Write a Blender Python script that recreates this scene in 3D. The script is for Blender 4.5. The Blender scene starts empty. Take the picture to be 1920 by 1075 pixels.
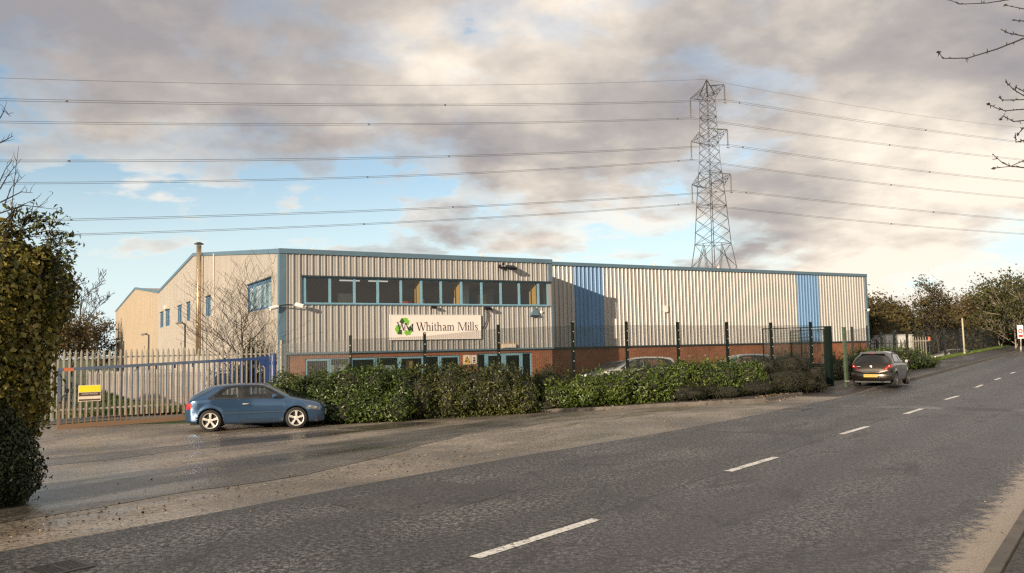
import bpy, math, random
import numpy as np
from mathutils import Matrix, Vector

scene = bpy.context.scene
COL = scene.collection
R_ = math.radians
rng = np.random.default_rng(7)

# ------------------------------------------------------------------ camera
EYE = 2.05
FOC, PITCH, ROLL = 1560.0, R_(4.22), R_(1.19)
CF = np.array([0, math.cos(PITCH), math.sin(PITCH)])
_U0 = np.array([0, -math.sin(PITCH), math.cos(PITCH)])
_X = np.array([1.0, 0, 0])
CR = math.cos(ROLL) * _X - math.sin(ROLL) * _U0
CU = math.sin(ROLL) * _X + math.cos(ROLL) * _U0
CC = np.array([0, 0, EYE])

def ray(x, y):
    return CF + CR * ((x - 960) / FOC) - CU * ((y - 537.5) / FOC)

def atY(x, y, Y):
    d = ray(x, y)
    return CC + d * (Y / d[1])

# ------------------------------------------------------------------ ground shape (s along the road, l to its left)
RD = np.array([.597, .802]); RN = np.array([-.802, .597]); RO = np.array([-.42, 8.34])

def sstep(a, b, x):
    t = np.clip((np.asarray(x, float) - a) / (b - a), 0, 1)
    return t * t * (3 - 2 * t)

def to_sl(x, y):
    dx, dy = np.asarray(x) - RO[0], np.asarray(y) - RO[1]
    return dx * RD[0] + dy * RD[1], dx * RN[0] + dy * RN[1]

def to_xy(s, l):
    return RO[0] + np.asarray(s) * RD[0] + np.asarray(l) * RN[0], RO[1] + np.asarray(s) * RD[1] + np.asarray(l) * RN[1]

def g_sl(s, l):
    s = np.asarray(s, float); l = np.asarray(l, float)
    u = np.clip(s - 28, 0, None)
    rise = np.where(u < 10, .0135 * u * u / 20, .0135 * (u - 5))
    rise = np.minimum(rise, 1.6)
    start = 3.9 + 4.5 * sstep(22, 32, s) - 1.2 * sstep(42, 60, s)
    far = sstep(20, 42, s)
    t = sstep(0, 1, (l - start) / (11.5 - 9.4 * far))
    return rise * (1 - t) - (.34 * (1 - .35 * sstep(14, 30, s)) + .15 * sstep(40, 60, s)) * t

def g(x, y):
    s, l = to_sl(x, y)
    return g_sl(s, l)

def gp(x, y, up=0.0):
    """where a ray meets the ground raised by up"""
    z = 0.0
    d = ray(x, y)
    for _ in range(40):
        t = (z - EYE) / d[2]
        P = CC + d * t
        z = .5 * z + .5 * (float(g(P[0], P[1])) + up)
    return P

# ------------------------------------------------------------------ helpers: properties and meshes
def tag(o, label=None, cat=None, group=None, kind=None):
    if label: o['label'] = label
    if cat: o['category'] = cat
    if group: o['group'] = group
    if kind: o['kind'] = kind
    return o

def empty(name, loc, rz=0.0):
    o = bpy.data.objects.new(name, None)
    o.empty_display_size = .2
    o.location = Vector([float(v) for v in loc]); o.rotation_euler = (0, 0, rz)
    COL.objects.link(o)
    return o

class MB:
    def __init__(s):
        s.v = []; s.f = []; s.uv = None
    def add(s, vs, fs):
        b = len(s.v)
        s.v.extend([tuple(float(c) for c in p) for p in vs])
        s.f.extend([tuple(b + i for i in f) for f in fs])
        return s
    def box(s, x0, x1, y0, y1, z0, z1):
        return s.add([(x0, y0, z0), (x1, y0, z0), (x1, y1, z0), (x0, y1, z0), (x0, y0, z1), (x1, y0, z1), (x1, y1, z1), (x0, y1, z1)],
                     [(0, 3, 2, 1), (4, 5, 6, 7), (0, 1, 5, 4), (1, 2, 6, 5), (2, 3, 7, 6), (3, 0, 4, 7)])
    def quad(s, a, b, c, d):
        return s.add([a, b, c, d], [(0, 1, 2, 3)])
    def poly(s, pts):
        return s.add(pts, [tuple(range(len(pts)))])
    def tube(s, path, rad, n=6, cap=True):
        P = [np.array(p, float) for p in path]
        if np.isscalar(rad): rad = [rad] * len(P)
        vs = []
        up = None
        for i, p in enumerate(P):
            d = P[min(i + 1, len(P) - 1)] - P[max(i - 1, 0)]
            ln = np.linalg.norm(d); d = d / (ln if ln > 1e-9 else 1)
            if up is None:
                up = np.array([0, 0, 1.0]) if abs(d[2]) < .9 else np.array([1.0, 0, 0])
            a = np.cross(d, up); a /= max(np.linalg.norm(a), 1e-9)
            b = np.cross(a, d); up = b
            for k in range(n):
                t = 2 * math.pi * k / n
                vs.append(p + rad[i] * (a * math.cos(t) + b * math.sin(t)))
        fs = []
        for i in range(len(P) - 1):
            for k in range(n):
                k2 = (k + 1) % n
                fs.append((i * n + k, i * n + k2, (i + 1) * n + k2, (i + 1) * n + k))
        if cap:
            fs.append(tuple(range(n - 1, -1, -1))); fs.append(tuple((len(P) - 1) * n + k for k in range(n)))
        return s.add(vs, fs)
    def cyl(s, p0, p1, r, n=12):
        return s.tube([p0, p1], r, n)
    def lathe(s, prof, n=24, axis='z', c=(0, 0, 0), close=False):
        vs = []; m = len(prof)
        for k in range(n):
            t = 2 * math.pi * k / n
            for r, h in prof:
                x, y = r * math.cos(t), r * math.sin(t)
                p = (x, y, h) if axis == 'z' else (x, h, y) if axis == 'y' else (h, x, y)
                vs.append((p[0] + c[0], p[1] + c[1], p[2] + c[2]))
        fs = []
        for k in range(n):
            k2 = (k + 1) % n
            for i in range(m - 1 if not close else m):
                i2 = (i + 1) % m
                fs.append((k * m + i, k2 * m + i, k2 * m + i2, k * m + i2))
        return s.add(vs, fs)
    def bar(s, a, b, w, d=None):
        """square-section bar from a to b"""
        return s.tube([a, b], (w if d is None else max(w, d)) * .62, 4)
    def build(s, name, mat, parent=None, smooth=False, loc=None):
        me = bpy.data.meshes.new(name)
        me.from_pydata(s.v, [], s.f)
        if mat is not None: me.materials.append(mat)
        if smooth:
            me.polygons.foreach_set('use_smooth', [True] * len(me.polygons))
        if s.uv is not None:
            l = me.uv_layers.new(name='UVMap')
            idx = np.empty(len(me.loops), np.int32); me.loops.foreach_get('vertex_index', idx)
            l.data.foreach_set('uv', np.asarray(s.uv, np.float32)[idx].ravel())
        me.update()
        o = bpy.data.objects.new(name, me)
        COL.objects.link(o)
        if parent is not None: o.parent = parent
        if loc is not None: o.location = loc
        return o

def np_mesh(name, V, F, mat, parent=None, smooth=False):
    """V (n,3), F (m,k): fast"""
    me = bpy.data.meshes.new(name)
    V = np.asarray(V, np.float32); F = np.asarray(F, np.int32)
    k = F.shape[1]
    me.vertices.add(len(V)); me.vertices.foreach_set('co', V.ravel())
    me.loops.add(F.size); me.loops.foreach_set('vertex_index', F.ravel())
    me.polygons.add(len(F))
    me.polygons.foreach_set('loop_start', np.arange(0, F.size, k, dtype=np.int32))
    me.polygons.foreach_set('loop_total', np.full(len(F), k, np.int32))
    if smooth: me.polygons.foreach_set('use_smooth', np.ones(len(F), bool))
    me.materials.append(mat)
    me.update(calc_edges=True); me.validate()
    o = bpy.data.objects.new(name, me); COL.objects.link(o)
    if parent is not None: o.parent = parent
    return o

def copy_tree(o, parent=None):
    c = o.copy(); COL.objects.link(c); c.parent = parent
    for ch in list(o.children): copy_tree(ch, c)
    return c

# ------------------------------------------------------------------ materials
def nodes(name):
    m = bpy.data.materials.new(name); m.use_nodes = True
    nt = m.node_tree; nt.nodes.clear()
    out = nt.nodes.new('ShaderNodeOutputMaterial')
    return m, nt, out

def N(nt, typ, **kw):
    n = nt.nodes.new('ShaderNode' + typ)
    for k, v in kw.items():
        if k in n.bl_rna.properties.keys() and not k.startswith('i_'): setattr(n, k, v)
        else: n.inputs[k[2:].replace('_', ' ') if k.startswith('i_') else k].default_value = v
    return n

def rgb(c): return (c[0], c[1], c[2], 1)

def math_n(nt, op, a, b=None, clamp=False):
    n = nt.nodes.new('ShaderNodeMath'); n.operation = op; n.use_clamp = clamp
    for i, v in enumerate((a, b)):
        if v is None: continue
        if isinstance(v, (int, float)): n.inputs[i].default_value = v
        else: nt.links.new(v, n.inputs[i])
    return n.outputs[0]

def mixc(nt, f, a, b, blend='MIX'):
    n = nt.nodes.new('ShaderNodeMix'); n.data_type = 'RGBA'; n.blend_type = blend
    for sock, v in ((n.inputs[0], f), (n.inputs[6], a), (n.inputs[7], b)):
        if isinstance(v, (int, float)): sock.default_value = v
        elif isinstance(v, (tuple, list)): sock.default_value = rgb(v)
        else: nt.links.new(v, sock)
    return n.outputs[2]

def ramp(nt, f, stops, interp='LINEAR'):
    n = nt.nodes.new('ShaderNodeValToRGB'); n.color_ramp.interpolation = interp
    el = n.color_ramp.elements
    while len(el) < len(stops): el.new(.5)
    for e, (p, c) in zip(el, stops):
        e.position = p
        e.color = rgb(c) if isinstance(c, (tuple, list)) else (c, c, c, 1)
    nt.links.new(f, n.inputs[0])
    return n.outputs[0]

def noise(nt, vec, scale, detail=4, rough=.6, stretch=None, dist=0.0):
    if stretch:
        mp = nt.nodes.new('ShaderNodeMapping'); mp.inputs['Scale'].default_value = stretch
        nt.links.new(vec, mp.inputs[0]); vec = mp.outputs[0]
    n = nt.nodes.new('ShaderNodeTexNoise')
    n.inputs['Scale'].default_value = scale; n.inputs['Detail'].default_value = detail
    n.inputs['Roughness'].default_value = rough; n.inputs['Distortion'].default_value = dist
    nt.links.new(vec, n.inputs['Vector'])
    return n.outputs[0]

def pbsdf(nt, out, base, rough=.5, metal=0.0, spec=.5, bump=None, bstr=.3, bdist=.01, coat=0.0):
    p = nt.nodes.new('ShaderNodeBsdfPrincipled')
    for s_, v in (('Base Color', base), ('Roughness', rough), ('Metallic', metal), ('Specular IOR Level', spec), ('Coat Weight', coat)):
        if isinstance(v, (int, float)): p.inputs[s_].default_value = v
        elif isinstance(v, (tuple, list)): p.inputs[s_].default_value = rgb(v)
        else: nt.links.new(v, p.inputs[s_])
    p.inputs['Coat Roughness'].default_value = .05
    if bump is not None:
        b = nt.nodes.new('ShaderNodeBump'); b.inputs['Strength'].default_value = bstr; b.inputs['Distance'].default_value = bdist
        nt.links.new(bump, b.inputs['Height']); nt.links.new(b.outputs[0], p.inputs['Normal'])
    if out is not None: nt.links.new(p.outputs[0], out.inputs[0])
    return p

def mat(name, col, rough=.6, metal=0.0, var=.18, scale=3.0, dirt=0.0, dirtcol=(.12, .09, .06), stretch=None, bump=0.0, bscale=30, spec=.5, coat=0.0):
    m, nt, out = nodes(name)
    tc = nt.nodes.new('ShaderNodeTexCoord').outputs['Object']
    n1 = noise(nt, tc, scale, 5, .6, stretch)
    dark = tuple(c * (1 - var) for c in col); lite = tuple(min(1, c * (1 + var)) for c in col)
    c = ramp(nt, n1, [(.3, dark), (.7, lite)])
    if dirt:
        n2 = noise(nt, tc, scale * 2.3, 6, .7, stretch)
        f = ramp(nt, n2, [(.5, 0), (.75, dirt)])
        c = mixc(nt, f, c, dirtcol)
    b = noise(nt, tc, bscale, 4, .6) if bump else None
    r = ramp(nt, n1, [(.2, max(0, rough - .08)), (.8, min(1, rough + .08))])
    pbsdf(nt, out, c, r, metal, spec, b, bump, .01, coat)
    return m

def foliage_mat(name, cols, rough=.5, trans=.25, nscale=.9, spec=.35):
    """cols: ramp colours spread over random leaves"""
    m, nt, out = nodes(name)
    geo = nt.nodes.new('ShaderNodeNewGeometry')
    tc = nt.nodes.new('ShaderNodeTexCoord').outputs['Object']
    n1 = noise(nt, tc, nscale, 3, .6)
    f = math_n(nt, 'ADD', math_n(nt, 'MULTIPLY', geo.outputs['Random Per Island'], .55), math_n(nt, 'MULTIPLY', n1, .8))
    f = math_n(nt, 'SUBTRACT', f, .18)
    k = len(cols)
    c = ramp(nt, f, [(i / (k - 1), q) for i, q in enumerate(cols)])
    p = pbsdf(nt, None, c, rough, 0, spec)
    t = nt.nodes.new('ShaderNodeBsdfTranslucent'); nt.links.new(c, t.inputs[0])
    mx = nt.nodes.new('ShaderNodeMixShader'); mx.inputs[0].default_value = trans
    nt.links.new(p.outputs[0], mx.inputs[1]); nt.links.new(t.outputs[0], mx.inputs[2])
    nt.links.new(mx.outputs[0], out.inputs[0])
    return m

def glass_mat(name, tint=(.02, .025, .028), transp=.7, refl=1.0, rough=.02):
    m, nt, out = nodes(name)
    tr = nt.nodes.new('ShaderNodeBsdfTransparent'); tr.inputs[0].default_value = (.8, .86, .84, 1)
    df = nt.nodes.new('ShaderNodeBsdfDiffuse'); df.inputs[0].default_value = rgb(tint)
    m1 = nt.nodes.new('ShaderNodeMixShader'); m1.inputs[0].default_value = transp
    nt.links.new(df.outputs[0], m1.inputs[1]); nt.links.new(tr.outputs[0], m1.inputs[2])
    gl = nt.nodes.new('ShaderNodeBsdfGlossy'); gl.inputs['Roughness'].default_value = rough; gl.inputs[0].default_value = (refl, refl, refl, 1)
    fr = nt.nodes.new('ShaderNodeFresnel')
    bf = nt.nodes.new('ShaderNodeNewGeometry').outputs['Backfacing']
    nt.links.new(math_n(nt, 'SUBTRACT', 1.5, math_n(nt, 'MULTIPLY', bf, .8333)), fr.inputs[0])
    m2 = nt.nodes.new('ShaderNodeMixShader')
    nt.links.new(math_n(nt, 'MULTIPLY', fr.outputs[0], 1.3, True), m2.inputs[0])
    nt.links.new(m1.outputs[0], m2.inputs[1]); nt.links.new(gl.outputs[0], m2.inputs[2])
    nt.links.new(m2.outputs[0], out.inputs[0])
    return m

def asphalt_mat(name, dark, lite, chip, dust=None, rough=.55, kind='road'):
    m, nt, out = nodes(name)
    tc = nt.nodes.new('ShaderNodeTexCoord').outputs['Object']
    uv = nt.nodes.new('ShaderNodeUVMap').outputs[0]
    sep = nt.nodes.new('ShaderNodeSeparateXYZ'); nt.links.new(uv, sep.inputs[0])
    s_, l_ = sep.outputs[0], sep.outputs[1]
    fine = noise(nt, tc, 42, 4, .8)
    mid = noise(nt, tc, 16, 4, .75)
    big = noise(nt, tc, .35, 4, .55, (1, 1, 1))
    k_ = 1.0 if kind == 'road' else .55
    f = math_n(nt, 'ADD', math_n(nt, 'MULTIPLY', math_n(nt, 'SUBTRACT', fine, .5), 1.0 * k_), math_n(nt, 'MULTIPLY', math_n(nt, 'SUBTRACT', mid, .5), 1.6 * k_))
    f = math_n(nt, 'ADD', f, .5)
    c = ramp(nt, f, [(.38, tuple(q * .12 for q in dark)), (.49, dark), (.60, lite), (.84, chip)])
    patch = ramp(nt, big, [(.34, .55), (.5, 1.0), (.64, 1.42)])
    c = mixc(nt, 1.0, c, patch, 'MULTIPLY')
    roughn = ramp(nt, big, [(.3, rough - .1), (.7, rough + .12)])
    if kind == 'road':
        # worn wheel tracks and the tarred seam beside the centre line
        tr = math_n(nt, 'ABSOLUTE', math_n(nt, 'SINE', math_n(nt, 'MULTIPLY', math_n(nt, 'ADD', l_, .3), 1.72)))
        c = mixc(nt, math_n(nt, 'MULTIPLY', ramp(nt, tr, [(.5, 0), (1, 1)]), .5), c, tuple(q * .62 for q in dark))
        wob = math_n(nt, 'MULTIPLY', math_n(nt, 'SUBTRACT', noise(nt, tc, .6, 3), .5), .16)
        seam = math_n(nt, 'ABSOLUTE', math_n(nt, 'ADD', math_n(nt, 'SUBTRACT', l_, .05), wob))
        c = mixc(nt, ramp(nt, seam, [(.012, .85), (.03, 0)]), c, (.012, .012, .012))
        # the older, bluer lane beyond the seam
        c = mixc(nt, math_n(nt, 'MULTIPLY', ramp(nt, math_n(nt, 'ADD', l_, wob), [(-.02, 1), (.08, 0)]), .30), c, (.085, .076, .090))
        stain = noise(nt, uv, 1.1, 5, .62, (.45, 1.5, 1), .6)
        c = mixc(nt, ramp(nt, stain, [(.54, 0), (.66, .7)]), c, (.03, .028, .027))
        cr = nt.nodes.new('ShaderNodeTexVoronoi'); cr.feature = 'DISTANCE_TO_EDGE'; cr.inputs['Scale'].default_value = .16
        nz = nt.nodes.new('ShaderNodeTexNoise'); nz.inputs['Scale'].default_value = 1.1; nz.inputs['Detail'].default_value = 6; nt.links.new(tc, nz.inputs['Vector'])
        wv = nt.nodes.new('ShaderNodeVectorMath'); wv.operation = 'ADD'; nt.links.new(uv, wv.inputs[0]); nt.links.new(nz.outputs['Color'], wv.inputs[1]); nt.links.new(wv.outputs[0], cr.inputs['Vector'])
        c = mixc(nt, ramp(nt, cr.outputs['Distance'], [(.0015, .8), (.004, 0)]), c, (.018, .017, .016))
        if dust:
            d = math_n(nt, 'ADD', math_n(nt, 'MULTIPLY', l_, -1), math_n(nt, 'MULTIPLY', math_n(nt, 'SUBTRACT', noise(nt, tc, 5.0, 6, .85), .5), 1.3))
            dd = ramp(nt, math_n(nt, 'MULTIPLY', d, .2), [(.745, 0), (.785, 1)])
            c = mixc(nt, dd, c, dust)
    else:
        st = noise(nt, uv, 1.2, 6, .65, (.22, 1.3, 1), .4)
        c = mixc(nt, ramp(nt, st, [(.50, 0), (.72, .65)]), c, tuple(q * .62 for q in dark))
        st2 = noise(nt, uv, .55, 5, .6, (.3, 1.2, 1), .3)
        wet = ramp(nt, st2, [(.48, 0), (.60, 1)])
        roughn = mixc(nt, wet, roughn, (max(.12, rough - .28),) * 3)
        cr = nt.nodes.new('ShaderNodeTexVoronoi'); cr.feature = 'DISTANCE_TO_EDGE'; cr.inputs['Scale'].default_value = .22
        wv = nt.nodes.new('ShaderNodeVectorMath'); wv.operation = 'ADD'
        nz = nt.nodes.new('ShaderNodeTexNoise'); nz.inputs['Scale'].default_value = 1.4; nt.links.new(tc, nz.inputs['Vector'])
        nt.links.new(uv, wv.inputs[0]); nt.links.new(nz.outputs['Color'], wv.inputs[1]); nt.links.new(wv.outputs[0], cr.inputs['Vector'])
        c = mixc(nt, ramp(nt, cr.outputs['Distance'], [(.002, .7), (.006, 0)]), c, tuple(q * .25 for q in dark))
    hb = math_n(nt, 'ADD', fine, math_n(nt, 'MULTIPLY', mid, .8))
    pbsdf(nt, out, c, roughn, 0, .5, hb, .9 if kind == 'road' else .22, .02)
    return m

def brick_mat():
    m, nt, out = nodes('red_brick')
    tc = nt.nodes.new('ShaderNodeTexCoord').outputs['Object']
    sp = nt.nodes.new('ShaderNodeSeparateXYZ'); nt.links.new(tc, sp.inputs[0])
    cb = nt.nodes.new('ShaderNodeCombineXYZ')
    nt.links.new(math_n(nt, 'ADD', sp.outputs[0], sp.outputs[1]), cb.inputs[0]); nt.links.new(sp.outputs[2], cb.inputs[1])
    b = nt.nodes.new('ShaderNodeTexBrick')
    b.inputs['Scale'].default_value = 1; b.inputs['Brick Width'].default_value = .225; b.inputs['Row Height'].default_value = .075
    b.inputs['Mortar Size'].default_value = .007; b.inputs['Bias'].default_value = 0
    b.inputs['Color1'].default_value = (.225, .076, .037, 1); b.inputs['Color2'].default_value = (.285, .110, .054, 1); b.inputs['Mortar'].default_value = (.19, .12, .085, 1)
    nt.links.new(cb.outputs[0], b.inputs['Vector'])
    n1 = noise(nt, tc, .8, 5, .6)
    c = mixc(nt, 1.0, b.outputs['Color'], ramp(nt, n1, [(.3, .7), (.7, 1.2)]), 'MULTIPLY')
    n2 = noise(nt, cb.outputs[0], 3.5, 2, .5, (1.0, 3.0, 1))
    c = mixc(nt, ramp(nt, n2, [(.6, 0), (.75, .5)]), c, (.10, .035, .02))
    pbsdf(nt, out, c, .85, 0, .25, b.outputs['Fac'], -.4, .01)
    return m

def clad_mat(name, col, streak=.2, warm=None, rough=.45, metal=.0):
    m, nt, out = nodes(name)
    tc = nt.nodes.new('ShaderNodeTexCoord').outputs['Object']
    n1 = noise(nt, tc, 2.0, 5, .6, (1.4, 1.4, .12))
    n2 = noise(nt, tc, .22, 3, .5)
    n3 = noise(nt, tc, 9, 4, .7)
    c = ramp(nt, n1, [(.3, tuple(q * (1 - streak) for q in col)), (.7, tuple(min(1, q * (1 + streak * .6)) for q in col))])
    c = mixc(nt, ramp(nt, n2, [(.35, 0), (.7, .35)]), c, warm or tuple(q * .85 for q in col))
    c = mixc(nt, ramp(nt, n3, [(.62, 0), (.8, .25)]), c, tuple(q * .55 for q in col))
    pbsdf(nt, out, c, rough, metal, .4)
    return m

def mesh_mat():
    """welded security mesh: wires far thinner than they are apart"""
    m, nt, out = nodes('green_welded_mesh')
    uv = nt.nodes.new('ShaderNodeUVMap').outputs[0]
    sp = nt.nodes.new('ShaderNodeSeparateXYZ'); nt.links.new(uv, sp.inputs[0])
    def stripe(v, pitch, w):
        t = math_n(nt, 'FRACT', math_n(nt, 'DIVIDE', v, pitch))
        return math_n(nt, 'LESS_THAN', t, w / pitch)
    a = math_n(nt, 'MAXIMUM', stripe(sp.outputs[0], .0762, .007), stripe(sp.outputs[1], .0127, .0036))
    df = nt.nodes.new('ShaderNodeBsdfPrincipled'); df.inputs['Base Color'].default_value = (.006, .014, .010, 1); df.inputs['Roughness'].default_value = .5
    tr = nt.nodes.new('ShaderNodeBsdfTransparent')
    mx = nt.nodes.new('ShaderNodeMixShader'); nt.links.new(a, mx.inputs[0])
    nt.links.new(tr.outputs[0], mx.inputs[1]); nt.links.new(df.outputs[0], mx.inputs[2])
    nt.links.new(mx.outputs[0], out.inputs[0])
    return m

def carpaint(name, col, flake=.3, metal=.55, rough=.28):
    m, nt, out = nodes(name)
    tc = nt.nodes.new('ShaderNodeTexCoord').outputs['Object']
    n1 = noise(nt, tc, 2.2, 4, .6)
    n2 = noise(nt, tc, 60, 2, .5)
    sp = nt.nodes.new('ShaderNodeSeparateXYZ'); nt.links.new(tc, sp.inputs[0])
    c = ramp(nt, n2, [(.3, tuple(q * (1 - flake * .5) for q in col)), (.7, tuple(q * (1 + flake * .5) for q in col))])
    # road dirt thrown up along the sills
    lo = math_n(nt, 'ADD', sp.outputs[2], math_n(nt, 'MULTIPLY', n1, .35))
    d = ramp(nt, lo, [(.34, .40), (.56, 0)])
    c = mixc(nt, d, c, (.07, .06, .05))
    r = mixc(nt, d, (rough,) * 3, (.6,) * 3)
    pbsdf(nt, out, c, r, metal, .5, None, 0, .01, .8)
    return m

M = {}
M['clad'] = clad_mat('grey_profiled_steel', (.365, .350, .330), .16, (.325, .31, .29), .5, .3)
M['clad_side'] = clad_mat('buff_profiled_steel', (.42, .385, .335), .16, (.40, .34, .27), .5, .2)
M['clad_rear'] = clad_mat('orange_buff_steel', (.42, .345, .25), .16, (.39, .335, .27))  # more orange buff for the rear span
M['clad_blue'] = clad_mat('blue_profiled_steel', (.115, .235, .41), .12, (.10, .21, .37))
M['brick'] = brick_mat()
M['trim'] = mat('slate_blue_trim', (.085, .15, .20), .45, var=.12, scale=1.5, dirt=.25)
M['frame'] = mat('pale_blue_frame', (.17, .33, .42), .4, var=.10, dirt=.15)
M['frame_dk'] = mat('blue_window_frame', (.045, .13, .23), .4, var=.1)
M['drip'] = mat('dark_drip_flashing', (.025, .04, .048), .5)
M['roof'] = mat('roof_sheet_steel', (.30, .29, .27), .5, var=.15)
M['ochre'] = mat('ochre_plasterboard', (.62, .36, .10), .8, var=.06)
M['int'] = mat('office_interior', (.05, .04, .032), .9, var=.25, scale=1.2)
M['blind'] = mat('vertical_fabric_blind', (.42, .46, .42), .8, var=.2, scale=2, stretch=(6, 6, .05))
M['cream'] = mat('cream_plastic', (.66, .58, .47), .5, var=.08)
M['white'] = mat('white_plastic', (.75, .73, .69), .45, var=.06)
M['black'] = mat('black_plastic', (.012, .012, .013), .45, var=.2)
M['rubber'] = mat('black_rubber', (.012, .012, .012), .8, var=.25, scale=6, dirt=.4, dirtcol=(.05, .045, .04))
M['galv'] = mat('galvanised_steel', (.42, .39, .33), .5, .25, var=.2, scale=5, dirt=.25, stretch=(3, 3, .5))
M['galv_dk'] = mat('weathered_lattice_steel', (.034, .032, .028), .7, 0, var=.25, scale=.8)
M['galv_mid'] = mat('weathered_galvanised_steel', (.20, .18, .15), .6, .2, var=.25, scale=4)
M['steel_flue'] = mat('stainless_flue', (.55, .42, .27), .32, .75, var=.15, stretch=(1, 1, .2))
M['concrete'] = mat('grey_concrete', (.27, .25, .22), .9, var=.25, scale=1.2, dirt=.4, bump=.2)
M['kerb'] = mat('kerb_concrete', (.115, .10, .085), .85, var=.3, scale=2.5, dirt=.5, dirtcol=(.035, .04, .025), bump=.3)
M['grass'] = foliage_mat('grass_blades', [(.035, .06, .012), (.07, .115, .02), (.11, .15, .03), (.15, .15, .05)], .7, .2)
M['turf'] = mat('rough_turf', (.062, .085, .022), .95, var=.4, scale=1.1, dirt=.5, dirtcol=(.075, .06, .03), bump=.6, bscale=14)
M['soil'] = mat('leaf_strewn_soil', (.032, .022, .014), .95, var=.45, scale=5, dirt=.5, dirtcol=(.10, .06, .03), bump=.6)
M['bark'] = mat('dark_bark', (.045, .035, .027), .9, var=.35, scale=7, bump=.4)
M['bark_pale'] = mat('pale_birch_bark', (.26, .22, .16), .85, var=.4, scale=5, dirt=.5)
M['twig'] = mat('dark_twigs', (.028, .021, .018), .9, var=.3)
M['green'] = mat('dark_green_powder_coat', (.003, .0085, .006), .6, var=.2, spec=.2)
M['green_pale'] = mat('worn_green_paint', (.05, .075, .045), .5, var=.3, dirt=.4, dirtcol=(.2, .19, .13))
M['mesh'] = mesh_mat()
M['gate_blue'] = mat('royal_blue_paint', (.020, .048, .16), .4, var=.15, dirt=.2)
M['glass'] = glass_mat('dark_office_glass', (.012, .012, .012), .8)
M['glass_blue'] = glass_mat('glass_painted_sky_reflection', (.30, .36, .36), .35)  # pale diffuse tint stands in for sky reflected in the side windows
M['car_glass'] = glass_mat('tinted_car_glass', (.03, .03, .028), .90, 1.0, .02)
M['line'] = None
M['redp0'] = mat('faded_red_box', (.45, .05, .03), .6)
def lamp_mat():
    m, nt, out = nodes('lit_fluorescent_tube')
    em = nt.nodes.new('ShaderNodeEmission'); em.inputs[0].default_value = (1, .95, .85, 1); em.inputs[1].default_value = .55
    nt.links.new(em.outputs[0], out.inputs[0]); return m
M['lamp_on'] = lamp_mat()

def gate_mat():
    m, nt, out = nodes('rusting_blue_gate_paint')
    tc = nt.nodes.new('ShaderNodeTexCoord').outputs['Object']
    sp = nt.nodes.new('ShaderNodeSeparateXYZ'); nt.links.new(tc, sp.inputs[0])
    n1 = noise(nt, tc, 4, 6, .7)
    n2 = noise(nt, tc, 1.1, 4, .6)
    c = ramp(nt, n1, [(.3, (.055, .075, .12)), (.7, (.10, .135, .19))])
    fx = math_n(nt, 'ADD', math_n(nt, 'MULTIPLY', sp.outputs[0], .13), math_n(nt, 'MULTIPLY', n2, .25))
    c = mixc(nt, ramp(nt, fx, [(.70, 0), (.82, 1)]), c, (.022, .05, .15))
    ru = math_n(nt, 'ADD', math_n(nt, 'MULTIPLY', sp.outputs[2], -.42), math_n(nt, 'MULTIPLY', n1, 1.15))
    c = mixc(nt, ramp(nt, ru, [(.12, 0), (.40, .9)]), c, (.19, .11, .055))
    pbsdf(nt, out, c, .6, 0, .4)
    return m
M['gate'] = gate_mat()

def line_mat():
    m, nt, out = nodes('worn_white_thermoplastic')
    tc = nt.nodes.new('ShaderNodeTexCoord').outputs['Object']
    n1 = noise(nt, tc, 16, 6, .8); n2 = noise(nt, tc, 1.6, 3)
    f = math_n(nt, 'ADD', n1, math_n(nt, 'MULTIPLY', n2, .35))
    c = ramp(nt, f, [(.57, (.09, .085, .08)), (.63, (.62, .60, .55)), (.8, (.80, .78, .72))])
    pbsdf(nt, out, c, .6, 0, .4)
    return m
M['line'] = line_mat()
M['road'] = asphalt_mat('worn_road_asphalt', (.060, .0595, .059), (.136, .132, .127), (.32, .305, .28), (.36, .30, .235), .46, 'road')
M['apron'] = asphalt_mat('dusty_concrete_apron', (.215, .18, .14), (.285, .24, .19), (.35, .305, .255), None, .46, 'apron')
M['yard'] = asphalt_mat('damp_yard_asphalt', (.092, .080, .066), (.145, .125, .104), (.19, .168, .145), None, .40, 'apron')
M['pave'] = asphalt_mat('dark_pavement_asphalt', (.040, .034, .029), (.065, .055, .046), (.09, .078, .065), None, .66, 'apron')

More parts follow.
